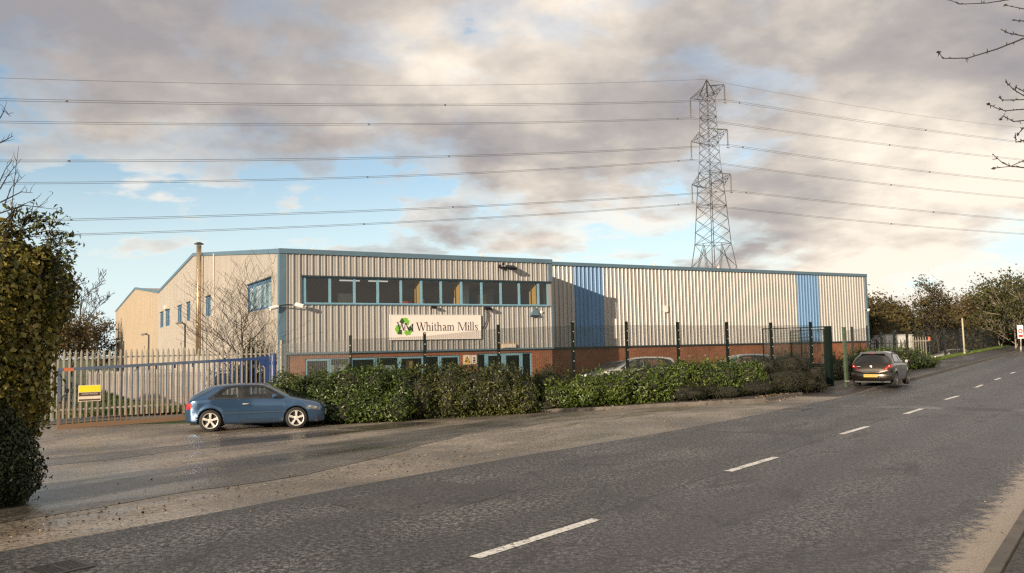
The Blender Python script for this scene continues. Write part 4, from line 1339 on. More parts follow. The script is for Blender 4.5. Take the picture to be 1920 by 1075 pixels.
        return m_.build(nm, material, parent, smooth=True)
    # side windows
    for sgn in (-1, 1):
        for win in P['windows']:
            lo = lambda x: float(zb(x)) + .012
            hi = interp(win)
            xa, xb = win[0][0], win[-1][0]
            w = strip_patch('side_window', M['car_glass'], surf, xa, xb, lo, lambda x: max(float(hi(x)), lo(x) + .004), 24, 5, .008, root, sgn)
            fr = strip_patch('window_surround', M['black'], surf, xa - .03, xb + .04, lambda x: lo(x) - .014, lambda x: min(lo(x) + .035, max(float(hi(x)), lo(x)) + .01), 24, 3, .010, w, sgn)
            fr = strip_patch('window_surround', M['black'], surf, xa - .03, xb + .04, lambda x: max(float(hi(x)) - .035, lo(x) - .012), lambda x: max(float(hi(x)) + .028, lo(x) + .002), 24, 4, .010, w, sgn)
        strip_patch('pillar_trim', M['black'], surf, P['windows'][0][-1][0] - .01, P['windows'][1][0][0] + .01, lambda x: float(zb(x)) - .002, lambda x: min(P['windows'][0][-1][1], P['windows'][1][0][1]) + .025, 5, 6, .009, root, sgn)
        # rubbing strip and sill
        if P.get('rub'):
            ra, rb, rz_ = P['rub']
            strip_patch('rubbing_strip', P.get('rubmat', paint), side_y, ra, rb, lambda x: rz_ - .022, lambda x: rz_ + .022, 16, 3, .014, root, sgn)
            strip_patch('painted_strip_shadow', M['black'], side_y, ra, rb, lambda x: rz_ - .034, lambda x: rz_ - .022, 16, 2, .006, root, sgn)  # black band paints the shade beneath the rubbing strip
        # mirrors
        mx, mz = P['mirror']; my = surf(mx, mz)
        m_ = MB(); c = np.array([mx, sgn * (my + .13), mz + .03])
        vs = []; fs = []
        for i in range(9):
            th = math.pi * i / 8
            for j in range(12):
                a = 2 * math.pi * j / 12
                vs.append((c[0] + .075 * math.sin(th) * math.cos(a) + (.03 if math.cos(a) > 0 else 0) * math.sin(th), c[1] + .115 * math.cos(th), c[2] + .075 * math.sin(th) * math.sin(a)))
        for i in range(8):
            for j in range(12):
                j2 = (j + 1) % 12; fs.append((i * 12 + j, (i + 1) * 12 + j, (i + 1) * 12 + j2, i * 12 + j2))
        m_.add(vs, fs); m_.tube([(mx + .02, sgn * (my - .02), mz - .04), (c[0], sgn * (my + .06), mz)], .022, 6)
        mi = m_.build('wing_mirror', paint if P.get('mirror_paint', True) else M['black'], root, smooth=True)
        m_ = MB(); m_.lathe([(0, -.0), (.06, 0)], 14, 'x', (c[0] - .078, c[1], c[2])); m_.build('mirror_glass', M['chrome'], mi)
    # windscreen and rear window lie on the top surface
    def top_patch(nm, material, xa, xb, tha, nx=14, off=.006, nt_=13, grow_=0.0):
        m_ = MB(); X = np.linspace(xa, xb, nx); vs = []
        for x in X:
            t0 = tha(x)
            for k in range(nt_):
                u = -1 + 2 * k / (nt_ - 1)
                th = math.pi / 2 - abs(u) * (math.pi / 2 - t0)
                y, z = upper(x, th)
                vs.append((x, y * (1 if u > 0 else -1), z + off))
        fs = []
        for i in range(nx - 1):
            for k in range(nt_ - 1):
                a = i * nt_ + k
                fs.append((a, a + nt_, a + nt_ + 1, a + 1))
        m_.add(vs, fs)
        return m_.build(nm, material, root, smooth=True)
    wa, wbx = P['screen']
    sc = top_patch('windscreen', M['car_glass'], wa, wbx, lambda x: .40 if x < wbx - .25 else .40 + (x - wbx + .25) * .6)
    ra, rb = P['rearwin']
    top_patch('rear_window', M['car_glass'], ra, rb, lambda x: .36, 12, .007)
    # wipers
    m_ = MB()
    for y0 in (-.45, .1):
        y, z = upper(wbx - .02, 1.2)
        m_.tube([(wbx + .02, y0, z + .01), (wbx - .14, y0 + .5, float(zt(wbx - .14)) + .012)], .01, 4)
    m_.build('wiper', M['black'], sc)
    # lights
    for sgn in (-1, 1):
        for nm, key, material in (('headlight', 'head', M['lens']), ('tail_light', 'tail', M['redlens']), ('fog_light', 'fog', M['lens'])):
            if key not in P: continue
            q = P[key]
            lo, hi = interp(q['lo']), interp(q['hi'])
            hl = strip_patch(nm, material, side_y, q['lo'][0][0], q['lo'][-1][0], lambda x: float(lo(x)), lambda x: float(hi(x)), 14, 5, .007, root, sgn)
            if key == 'head':
                m_ = MB()
                for (x, z) in q['bulbs']:
                    c = np.array([x, sgn * (side_y(x, z) + .010), z])
                    m_.lathe([(0, .012), (.03, .010), (.042, 0)], 10, 'y', c) if sgn > 0 else m_.lathe([(0, -.012), (.03, -.010), (.042, 0)], 10, 'y', c)
                m_.build('reflector', M['chrome'], hl)
    for fx in P.get('extra', []): fx(root, side_y, surf, zt, zb, XR, XF, HW, W, paint)
    # wheels
    wr = P['wr']; ww = .205
    for ax in P['ax']:
        for sgn in (-1, 1):
            yo = sgn * (HW - .015)
            m_ = MB()
            prof = [(wr * .66, -ww * .5), (wr * .70, -ww * .5), (wr * .93, -ww * .52), (wr * .985, -ww * .42), (wr, -ww * .25), (wr, ww * .25), (wr * .985, ww * .42), (wr * .93, ww * .52), (wr * .70, ww * .5), (wr * .66, ww * .46)]
            m_.lathe(prof, 36, 'y', (ax, yo - sgn * ww * .5, wr), close=True)
            wh = m_.build('wheel', M['rubber'], root, smooth=True)
            m_ = MB()
            f = lambda h: (h * sgn)
            yc = yo - sgn * ww * .5
            Rr = wr * .715
            m_.lathe([(Rr, f(ww * .46)), (Rr, f(ww * .52)), (Rr * .93, f(ww * .50)), (Rr * .9, f(ww * .36)), (Rr * .9, f(-ww * .4))], 36, 'y', (ax, yc, wr))
            ns = P.get('spokes', 5); ph = P.get('spoke_ph', .3)
            for k in range(ns):
                a = 2 * math.pi * k / ns + ph
                ca, sa = math.cos(a), math.sin(a)
                def pt(r, w, h): return (ax + r * ca - w * sa, yc + f(h), wr + r * sa + w * ca)
                w0, w1_ = P.get('spoke_w', (.035, .05))
                top = [pt(.03, -w0, ww * .44), pt(.03, w0, ww * .44), pt(Rr * .93, w1_, ww * .49), pt(Rr * .93, -w1_, ww * .49)]
                bot = [pt(.03, -w0, ww * .30), pt(.03, w0, ww * .30), pt(Rr * .93, w1_, ww * .32), pt(Rr * .93, -w1_, ww * .32)]
                m_.add(top + bot, [(0, 1, 2, 3), (7, 6, 5, 4), (0, 4, 5, 1), (1, 5, 6, 2), (2, 6, 7, 3), (3, 7, 4, 0)])
            m_.lathe([(0, f(ww * .47)), (.045, f(ww * .46)), (.07, f(ww * .40)), (.07, f(ww * .2))], 14, 'y', (ax, yc, wr))
            m_.build('rim', P.get('rim', M['alloy']), wh, smooth=False)
            m_ = MB(); m_.lathe([(0, f(ww * .12)), (Rr * .9, f(ww * .12))], 24, 'y', (ax, yc, wr)); m_.build('brake_disc', M['black'], wh)
    # seats and dash seen through the glass
    m_ = MB(); sx = P['windows'][1][0][0]
    for y in (-.36, .36):
        m_.add([(sx - .05, y - .22, .5), (sx - .05, y + .22, .5), (sx - .22, y + .2, 1.08), (sx - .22, y - .2, 1.08), (sx + .08, y - .22, .5), (sx + .08, y + .22, .5), (sx - .12, y + .2, 1.08), (sx - .12, y - .2, 1.08)], [(0, 1, 2, 3), (7, 6, 5, 4), (0, 4, 5, 1), (1, 5, 6, 2), (2, 6, 7, 3), (3, 7, 4, 0)])
        m_.box(sx - .24, sx - .14, y - .12, y + .12, 1.10, 1.24)
    m_.box(sx - 1.1, sx - .95, -.6, .6, .5, 1.06); m_.box(sx + .85, sx + 1.2, -.62, .62, .6, .93)
    m_.build('seats', M['seat'], root)
    # underside and arch liners
    m_ = MB(); m_.box(XR + .15, XF - .2, -HW + .16, HW - .16, .20, .46)
    for a, r in arches: m_.box(a - r + .03, a + r - .03, -HW + .24, HW - .24, .2, P['wr'] + r * .95)
    m_.build('underside', M['black'], root)
    return root

M['alloy'] = mat('silver_alloy', (.66, .62, .56), .35, .4, var=.10, dirt=.3)
M['alloy_dull'] = mat('dull_alloy', (.20, .19, .18), .45, .4, var=.1, dirt=.5)
M['chrome'] = mat('chrome', (.75, .74, .72), .12, .95, var=.04)
M['seat'] = mat('grey_beige_seat_cloth', (.20, .175, .145), .9, var=.2)
M['lens'] = mat('clear_lamp_lens', (.16, .16, .155), .08, .3, var=.3, scale=14, coat=.8)
M['redlens'] = mat('red_lamp_lens', (.34, .010, .012), .15, 0, var=.25, scale=9, coat=.8)
M['p_blue'] = carpaint('metallic_blue_paint', (.046, .098, .185), .3, .6, .16)
M['p_blue_toplit'] = carpaint('metallic_blue_painted_top_light', (.12, .20, .32), .2, .8, .2)  # body blue lightened to paint light falling on the rubbing strip
M['p_bronze'] = carpaint('bronze_grey_paint', (.050, .040, .030), .3, .85, .27)
M['p_silver'] = carpaint('silver_paint', (.52, .50, .46), .2, .4, .3)
M['p_grey'] = carpaint('blue_grey_paint', (.16, .20, .21), .2, .4, .3)
M['p_black'] = carpaint('dark_paint', (.035, .04, .045), .2, .3, .3)
M['plate_y'] = mat('yellow_plate', (.72, .36, .03), .4, var=.04)
M['plate_w'] = mat('white_plate', (.62, .61, .57), .4, var=.04)

def text(name, body, size, parent, loc, rot_, material, align='CENTER', ext=.0):
    cu = bpy.data.curves.new(name, 'FONT'); cu.body = body; cu.size = size; cu.align_x = align; cu.align_y = 'CENTER'; cu.extrude = ext
    o = bpy.data.objects.new(name, cu); COL.objects.link(o); o.data.materials.append(material)
    bpy.context.view_layer.update()
    me = bpy.data.meshes.new_from_object(o.evaluated_get(bpy.context.evaluated_depsgraph_get())); me.name = name
    bpy.data.objects.remove(o); bpy.data.curves.remove(cu)
    o = bpy.data.objects.new(name, me); COL.objects.link(o)
    if not me.materials: me.materials.append(material)
    o.parent = parent; o.location = loc; o.rotation_euler = rot_
    return o

def a3_extra(root, side_y, surf, zt, zb, XR, XF, HW, W, paint):
    # grille, number plate, lower intakes, door-side details
    m_ = MB()
    pts = [(-.36, .74), (.36, .74), (.27, .40), (-.27, .40)]
    x = XF + .034
    xg = lambda z: x - .10 * max(0, z - .58) / .16
    m_.poly([(xg(p[1]), p[0], p[1]) for p in pts]); g_ = m_.build('grille', M['black'], root)
    m_ = MB()
    P = [np.array((xg(p[1]) + .006, p[0], p[1])) for p in pts]
    for i in range(4): m_.tube([P[i], P[(i + 1) % 4]], .016, 5)
    m_.build('grille_surround', M['chrome'], g_)
    m_ = MB()
    for k in range(4):
        yc = -.135 + .09 * k
        a = [(xg(.64) + .014, yc + .055 * math.cos(t), .64 + .055 * math.sin(t)) for t in np.linspace(0, 2 * math.pi, 15)]
        m_.tube(a, .008, 4, cap=False)
    m_.build('badge', M['chrome'], g_)
    m_ = MB(); m_.box(x + .004, x + .016, -.26, .26, .44, .55); pl = m_.build('number_plate', M['plate_w'], root)
    m_ = MB(); 
    for k, w in enumerate((.05, .04, .045, .05, .045, .04, .05)):
        y0 = .21 - k * .064; m_.box(x + .0165, x + .018, y0 - w, y0, .465, .528)
    m_.build('plate_characters', M['ink'], pl)
    m_ = MB(); m_.tube([(-.75, 0, float(zt(-.75)) - .0), (-.80, 0, float(zt(-.8)) + .06)], .012, 5); m_.build('aerial', M['black'], root)
    # filler flap on the offside rear wing
    m_ = MB(); fx, fz = -1.62, .84
    for i in range(20):
        a, b = 2 * math.pi * i / 20, 2 * math.pi * (i + 1) / 20
        q = lambda t, r: (fx + r * math.cos(t), -(side_y(fx + r * math.cos(t), fz + r * math.sin(t)) + .003), fz + r * math.sin(t))
        m_.quad(q(a, .085), q(b, .085), q(b, .078), q(a, .078))
    m_.build('filler_flap', M['black'], root)

A3 = dict(x=(-2.05, 2.14), hw=.8825, wr=.335, ax=(-1.289, 1.289), tum=.20, cab=(-1.2, .9),
          top=[(-2.05, .62), (-2.04, .84), (-1.98, 1.01), (-1.86, 1.12), (-1.55, 1.30), (-1.25, 1.395), (-.9, 1.43), (-.35, 1.44), (.1, 1.425), (.38, 1.375), (.66, 1.25), (1.02, 1.07), (1.13, 1.01), (1.5, .935), (1.82, .865), (2.0, .81), (2.09, .76), (2.125, .70), (2.14, .62)],
          belt=[(-2.05, .60), (-2.03, .80), (-1.95, .92), (-1.8, .985), (-1.2, .995), (0, .98), (.9, .955), (1.13, .92), (1.5, .86), (1.85, .785), (2.05, .71), (2.14, .60)],
          sill=[(-2.05, .32), (-1.9, .27), (-1.6, .24), (-.9, .215), (.9, .215), (1.7, .20), (1.95, .19), (2.1, .20), (2.14, .23)],
          plan=[(-2.05, .74), (-2.0, .83), (-1.9, .90), (-1.7, .955), (-1.3, .99), (0, 1), (1.2, .99), (1.55, .96), (1.8, .90), (1.98, .81), (2.08, .71), (2.14, .58)],
          door=(-.42, .98), doorz=.33, handle=(-.22, .82), mirror=(.62, 1.01), swage=.33,
          windows=[[(-1.33, 1.01), (-1.27, 1.05), (-.98, 1.28), (-.86, 1.335), (-.6, 1.36), (-.46, 1.365)], [(-.33, 1.37), (.05, 1.365), (.28, 1.335), (.48, 1.25), (.88, .99)]],
          screen=(.30, 1.13), rearwin=(-1.86, -1.36), rub=(-.92, .96, .555), rubmat=M['p_blue_toplit'],
          head=dict(lo=[(1.60, .62), (1.75, .595), (2.02, .55)], hi=[(1.60, .70), (1.70, .735), (2.02, .64)], bulbs=[(1.70, .66), (1.87, .63)]),
          tail=dict(lo=[(-2.035, .70), (-1.96, .685), (-1.84, .72)], hi=[(-2.035, .84), (-1.92, .885), (-1.84, .87)]),
          extra=[a3_extra], spoke_w=(.022, .040), spoke_ph=.31)
cw = gp(376, 811); cw2 = gp(536, 804)
mid = (cw + cw2) / 2
a3_h = math.atan2(cw2[1] - cw[1], cw2[0] - cw[0]) - .075
# wheels' near faces were measured; step back half a track to the centre line
cxy = mid[:2] + .30 * np.array([math.cos(a3_h), math.sin(a3_h)]) + .80 * np.array([-math.sin(a3_h), math.cos(a3_h)])
car('parked_hatchback', 'blue metallic three door hatchback with silver five spoke wheels parked by the gate', A3, M['p_blue'], (cxy[0], cxy[1], float(g(cxy[0], cxy[1])) + .004), a3_h)

def corsa_extra(root, side_y, surf, zt, zb, XR, XF, HW, W, paint):
    # rear: bumper, plate, badge, lamps wrap round, spoiler, exhaust
    def bx(x_, y): return XR - .02 - .09 * (1 - (abs(y) / HW) ** 2.6)
    m_ = MB(); n = 22; rows = [(.30, -.02), (.34, -.055), (.44, -.075), (.54, -.075), (.60, -.05), (.62, .0)]
    Y = np.linspace(-HW * .93, HW * .93, n); vs = []
    for (z, ox) in rows:
        for y in Y: vs.append((XR + .10 + ox - .16 * (1 - (abs(y) / HW) ** 3), y, z))
    fs = [(i * n + k, i * n + k + 1, (i + 1) * n + k + 1, (i + 1) * n + k) for i in range(len(rows) - 1) for k in range(n - 1)]
    m_.add(vs, [tuple(reversed(f)) for f in fs]); bmp = m_.build('rear_bumper', paint, root, smooth=True)
    m_ = MB(); m_.box(XR - .142, XR - .12, -.27, .27, .435, .55); pl = m_.build('number_plate', M['plate_y'], root)
    text('plate_characters', 'MW63 KDC', .095, pl, (XR - .1435, 0, .492), (R_(90), 0, R_(-90)), M['ink'])
    m_ = MB(); m_.lathe([(0, -.105), (.05, -.10), (.062, -.085), (.062, -.05)], 20, 'x', (XR + .045, 0, .865)); m_.build('badge', M['chrome'], root)
    m_ = MB(); m_.box(XR - .04, XR - .02, .40, .56, .86, .885); m_.build('script_badge', M['chrome'], root)
    m_ = MB(); m_.box(XR - .048, XR + .0, -.33, .33, .66, .70); m_.build('hatch_grip', M['black'], root)
    for sgn in (-1, 1):
        m_ = MB()
        o = [(.47, .70), (.62, .74), (.765, .86), (.755, .94), (.70, .955), (.60, .86)]
        m_.add([(XR - .03 + .20 * (abs(p[0]) / HW) ** 5, sgn * p[0], p[1]) for p in o] + [(XR + .06, sgn * p[0], p[1]) for p in o],
               [tuple(range(6)) if sgn < 0 else tuple(range(5, -1, -1))] + [((i, i + 6, (i + 1) % 6 + 6, (i + 1) % 6) if sgn > 0 else (i, (i + 1) % 6, (i + 1) % 6 + 6, i + 6)) for i in range(6)])
        tl = m_.build('tail_light', M['redlens'], root)
        m_ = MB(); m_.lathe([(0, -.012), (.028, -.008), (.034, 0)], 12, 'x', (XR + .055, sgn * .685, .885)); m_.build('reversing_lens', M['white'], tl, smooth=True)
    m_ = MB(); xs_ = -1.50
    m_.add([(xs_ - .12, -.50, 1.405), (xs_ - .12, .50, 1.405), (xs_ + .05, .52, 1.465), (xs_ + .05, -.52, 1.465), (xs_ - .13, -.50, 1.385), (xs_ - .13, .50, 1.385), (xs_ + .02, .52, 1.40), (xs_ + .02, -.52, 1.40)],
           [(3, 2, 1, 0), (4, 5, 6, 7), (0, 1, 5, 4), (1, 2, 6, 5), (3, 0, 4, 7), (2, 3, 7, 6)])
    m_.build('roof_spoiler', paint, root)
    m_ = MB(); m_.box(xs_ - .135, xs_ - .118, -.09, .09, 1.392, 1.408); m_.build('brake_light', M['redlens'], root)
    m_ = MB(); m_.tube([(-.95, 0, 1.47), (-1.03, 0, 1.56)], .012, 5); m_.build('aerial', M['black'], root)
    m_ = MB(); m_.tube([(XR + .9, 0, .3), (XR + .1, -.35, .27), (XR - .02, -.42, .26)], .03, 8); m_.build('exhaust', M['galv_dk'], root)
    m_ = MB(); m_.tube([(XR + .18, .1, 1.08), (XR + .26, -.36, 1.17)], .010, 4); m_.build('rear_wiper', M['black'], root)

CORSA = dict(x=(-1.97, 2.02), hw=.855, wr=.305, ax=(-1.255, 1.255), tum=.22, cab=(-1.15, .8),
             top=[(-1.97, .60), (-1.96, .90), (-1.90, 1.02), (-1.80, 1.13), (-1.62, 1.36), (-1.52, 1.43), (-1.2, 1.475), (-.5, 1.495), (0, 1.48), (.4, 1.41), (.75, 1.25), (1.1, 1.06), (1.25, 1.0), (1.6, .91), (1.85, .78), (1.98, .66), (2.02, .54)],
             belt=[(-1.97, .58), (-1.95, .82), (-1.85, .965), (-1.6, 1.02), (-1, 1.0), (0, .965), (.9, .935), (1.25, .90), (1.6, .84), (1.85, .73), (2.02, .52)],
             sill=[(-1.97, .36), (-1.85, .30), (-1.5, .25), (1.6, .22), (1.9, .23), (2.02, .34)],
             plan=[(-1.97, .80), (-1.9, .89), (-1.75, .95), (-1.3, .995), (0, 1), (1.2, .985), (1.5, .95), (1.75, .85), (1.92, .68), (2.02, .5)],
             door=(-.35, .98), doorz=.33, handle=(-.18, .86), mirror=(.62, 1.0),
             windows=[[(-1.40, 1.03), (-1.25, 1.25), (-.95, 1.37), (-.55, 1.40), (-.42, 1.40)], [(-.32, 1.40), (0, 1.39), (.3, 1.335), (.6, 1.19), (.92, .97)]],
             screen=(.35, 1.22), rearwin=(-1.90, -1.56),
             head=dict(lo=[(1.45, .70), (1.6, .65), (1.85, .60)], hi=[(1.45, .76), (1.6, .79), (1.85, .70)], bulbs=[(1.62, .71)]),
             tail=dict(lo=[(-1.92, .80), (-1.80, .86), (-1.70, .93)], hi=[(-1.92, .93), (-1.80, .955), (-1.70, .945)]),
             extra=[corsa_extra], rim=M['alloy_dull'], spokes=7, spoke_w=(.02, .028), handle_mat=M['p_bronze'])
# nearside rear wheel was measured on the pavement edge
rw = gp(1607, 724, .1)
ch_ = math.atan2(.802, .597) + .02
fw = np.array([math.cos(ch_), math.sin(ch_)]); lf = np.array([-fw[1], fw[0]])
cc_ = rw[:2] + fw * 1.255 - lf * .76
zc_ = float(g(cc_[0], cc_[1])) + .075
c2 = car('parked_hatchback', 'dark bronze hatchback parked half on the pavement, yellow rear number plate', CORSA, M['p_bronze'], (cc_[0], cc_[1], zc_), ch_)

EST = dict(x=(-2.2, 2.2), hw=.88, wr=.32, ax=(-1.32, 1.32), tum=.2, cab=(-1.7, .75),
           top=[(-2.2, .6), (-2.19, .95), (-2.12, 1.12), (-1.95, 1.36), (-1.8, 1.47), (-1.3, 1.52), (-.5, 1.54), (.05, 1.50), (.45, 1.37), (.85, 1.16), (1.15, 1.02), (1.6, .93), (1.95, .80), (2.15, .66), (2.2, .54)],
           belt=[(-2.2, .58), (-2.15, .9), (-1.9, 1.0), (-1, .99), (0, .97), (.9, .95), (1.2, .91), (1.7, .84), (2.0, .72), (2.2, .5)],
           sill=[(-2.2, .36), (-2.0, .28), (1.9, .23), (2.2, .34)],
           plan=[(-2.2, .8), (-2.1, .9), (-1.8, .97), (0, 1), (1.4, .98), (1.8, .88), (2.1, .66), (2.2, .5)],
           door=(-.3, .85), doorz=.33, handle=(-.15, .86), mirror=(.6, 1.0),
           windows=[[(-1.95, 1.02), (-1.72, 1.32), (-1.3, 1.42), (-.4, 1.44)], [(-.3, 1.44), (.1, 1.40), (.4, 1.28), (.85, .98)]],
           screen=(.15, 1.15), rearwin=(-2.1, -1.85),
           head=dict(lo=[(1.6, .66), (2.05, .58)], hi=[(1.6, .76), (2.05, .68)], bulbs=[(1.75, .7)]),
           tail=dict(lo=[(-2.15, .75), (-1.95, .8)], hi=[(-2.15, 1.0), (-1.95, 1.0)]))
def place_car(label, P, paint, px, Y, ztop, ang):
    """stand a car so that its roof reaches ztop at the given column"""
    p = atY(px[0], px[1], Y)
    h = max(z for _, z in P['top'])
    return car('parked_car', label, P, paint, (p[0], p[1], ztop - h), ang, 'cars parked in front of the warehouse')
z1 = atY(1195, 669, 43.0)[2]
place_car('silver estate car parked behind the laurel, windscreen towards the entrance', EST, M['p_silver'], (1190, 669), 43.0, z1, R_(183))
z2 = atY(1120, 677, 46.0)[2]
place_car('dark car almost hidden left of the silver estate car', EST, M['p_black'], (1148, 677), 46.0, z2, R_(176))
z3 = atY(1385, 664, 43.5)[2]
place_car('blue grey car parked behind the right end of the laurel', CORSA | dict(extra=[]), M['p_grey'], (1388, 664), 43.5, z3, R_(188))
z4 = atY(1785, 654.5, 82)[2]
place_car('silver car parked beyond the grass on the right', A3 | dict(extra=[]), M['p_silver'], (1782, 654.5), 82.0, z4, R_(178))

# ================================================================== gate, fences, posts
def gpost(x, y): return gp(x, y)
GL = gp(106, 805)[:2]
gd = np.array([.845, .535]); gd /= np.linalg.norm(gd)
# right end where the gate meets its post at x = 506
def along_to_px(P, d, px):
    lo, hi = 0.0, 30.0
    for _ in range(50):
        m = (lo + hi) / 2; q = P + d * m
        v = np.array([q[0], q[1], EYE]) - CC
        X_ = 960 + FOC * (v @ CR) / (v @ CF)
        if X_ < px: lo = m
        else: hi = m
    return lo
GLEN = along_to_px(GL, gd, 505)
gang = math.atan2(gd[1], gd[0])
gz0 = float(g(*GL))
gate = empty('swing_gate', (GL[0], GL[1], gz0), gang)
tag(gate, 'long barred vehicle gate, blue paint turning to rust, closed behind the blue hatchback', 'gate')
gR = GL + gd * GLEN
zl_top = atY(108, 691, GL[1])[2] - gz0; zr_top = atY(505, 669, gR[1])[2] - gz0
zr_bot = float(g(*gR)) - gz0 + .08
def gl(u): return .04 + (zr_bot - .04) * u / GLEN, zl_top + (zr_top - zl_top) * u / GLEN
mb = MB()
def beam(mb, a, b, h, d):
    (x0, z0), (x1, z1) = a, b
    mb.add([(x0, -d, z0), (x1, -d, z1), (x1, -d, z1 + h), (x0, -d, z0 + h), (x0, d, z0), (x1, d, z1), (x1, d, z1 + h), (x0, d, z0 + h)],
           [(0, 1, 2, 3), (7, 6, 5, 4), (0, 4, 5, 1), (1, 5, 6, 2), (2, 6, 7, 3), (3, 7, 4, 0)])
beam(mb, (0, zl_top - .10), (GLEN, zr_top - .10), .10, .045)
beam(mb, (0, .0), (GLEN, zr_bot), .14, .045)
mb.box(0, .10, -.044, .044, .14, zl_top - .10); mb.box(GLEN - .16, GLEN, -.044, .044, zr_bot + .14, zr_top - .10)
mb.build('frame', M['gate'], gate)
mb = MB(); nb_ = 37
for k in range(1, nb_):
    u = .1 + (GLEN - .26) * k / nb_
    b0, t0 = gl(u); mb.box(u - .016, u + .016, -.022, .022, b0 + .10, t0 - .10)
mb.build('bar_infill', M['gate'], gate)
mb = MB()
for k in range(6):
    u = 1.2 + k * .62
    mb.box(u, u + .06, .03, .07, gl(u)[1] - .22, gl(u)[1] - .10)
mb.build('lug', M['gate'], gate)
mb = MB(); mb.poly([(GLEN - .50, -.05, zr_top - .1), (GLEN - .16, -.05, zr_top - .42), (GLEN - .16, -.05, zr_top - .1)]); mb.box(GLEN - .42, GLEN - .02, -.06, .06, zr_top - .12, zr_top + .02)
mb.build('corner_plate', M['gate_blue'], gate)
M['orange'] = mat('faded_orange_tape', (.45, .13, .06), .6)
mb = MB(); mb.box(.18, .48, -.05, .05, zl_top - .105, zl_top + .008); mb.build('reflective_tape', M['orange'], gate)
mb = MB(); rgc = np.random.default_rng(3); pth = [(.05 + .24 * t + .02 * math.sin(9 * t), -.07, .85 + .42 * t + .02 * math.cos(14 * t)) for t in np.linspace(0, 1, 14)]
for i in range(13):
    a, b = np.array(pth[i]), np.array(pth[i + 1]); mb.tube([a, b], .026, 5)
mb.box(.22, .34, -.12, -.04, 1.2, 1.34)
mb.build('chain', M['black'], gate)
# notice on the gate
gs = empty('gate_notice', (GL[0] + gd[0] * .62, GL[1] + gd[1] * .62, gz0 + .88), gang)
tag(gs, 'square yellow, brown and white notice hung on the bars of the blue gate', 'notice')
M['yel'] = mat('yellow_print', (.78, .66, .02), .45, var=.05)
M['brown'] = mat('brown_print', (.085, .045, .03), .45, var=.1)
mb = MB(); mb.box(0, .70, -.05, -.035, 0, .545); mb.build('board', M['cream'], gs)
mb = MB(); mb.box(.02, .68, -.054, -.0505, .315, .53); mb.build('yellow_panel', M['yel'], gs)
mb = MB(); mb.box(.02, .68, -.054, -.0505, .175, .30); mb.box(.02, .68, -.054, -.0505, .02, .075); mb.build('brown_panel', M['brown'], gs)
text('wording', 'CLEAR RANGE', .075, gs, (.35, -.0565, .25), (R_(90), 0, 0), M['cream'])
# blue gate post
bp = gR + gd * .16
po = empty('gate_post', (bp[0], bp[1], float(g(*bp)) - .05), gang); tag(po, 'stout round royal blue post at the hinge end of the gate', 'post')
zt_p = atY(510, 664, bp[1])[2] - po.location.z
mb = MB(); mb.lathe([(0, zt_p + .02), (.10, zt_p), (.115, zt_p - .03), (.115, 0)], 20, 'z'); mb.build('pole', M['gate_blue'], po, smooth=True)
mb = MB(); mb.lathe([(.13, zt_p - .40), (.13, zt_p - .28)], 20, 'z'); mb.box(-.2, -.1, -.05, .05, zt_p - .40, zt_p - .28); mb.build('hinge', M['gate_blue'], po)

# palisade fence behind the gate
def palisade(name, label, A, B, htop, material, pitch=.2, group=None, base=None, n_posts=3):
    A = np.array(A, float); B = np.array(B, float); L = np.linalg.norm(B - A); d = (B - A) / L
    z0 = float(g(*A)) if base is None else base
    r = empty(name, (A[0], A[1], z0), math.atan2(d[1], d[0])); tag(r, label, 'fence', group)
    mb = MB(); n = int(L / pitch)
    for k in range(n + 1):
        u = k * pitch; hh = htop + .01 * math.sin(k * 2.1)
        # W-section pale with a triple pointed head
        for (x0, x1, y0) in ((u - .042, u - .014, .0), (u - .014, u + .014, -.022), (u + .014, u + .042, .0)):
            mb.box(x0, x1, y0 - .004, y0 + .004, .06, hh - .12)
        mb.add([(u - .042, 0, hh - .12), (u + .042, 0, hh - .12), (u + .012, -.01, hh), (u - .012, -.01, hh)], [(0, 1, 2, 3)])
    mb.build('pale_infill', material, r)
    for z in (.38, htop - .30):
        mb = MB(); mb.box(-.05, L + .05, .006, .05, z - .03, z + .03); mb.build('rail', material, r)
    for k in range(n_posts):
        u = L * (k + .35) / n_posts
        mb = MB(); mb.box(u - .05, u + .05, .055, .15, 0, htop + .02); mb.build('post', material if k % 2 == 0 else M['galv_dk'], r)
    return r
PA = atY(84, 655, 31.0)[:2]; PB = atY(522, 660, 36.0)[:2]
PA = PA - (PB - PA) * .06
palisade('palisade_fence', 'pale galvanised palisade fence with pointed pales behind the blue gate', PA, PB, 2.62, M['galv'], .195, base=-.30, n_posts=4)

BA, BB = atY(163, 694, 41.0), atY(436, 690, 38.8)
M['board'] = mat('grey_weathered_boards', (.30, .27, .25), .85, var=.3, scale=2, stretch=(6, 6, .3))
palisade('board_fence', 'low close boarded pale grey fence between the grass bank and the side wall', BA[:2], BB[:2], 1.36 + .32, M['board'], .095, base=-.32, n_posts=4)
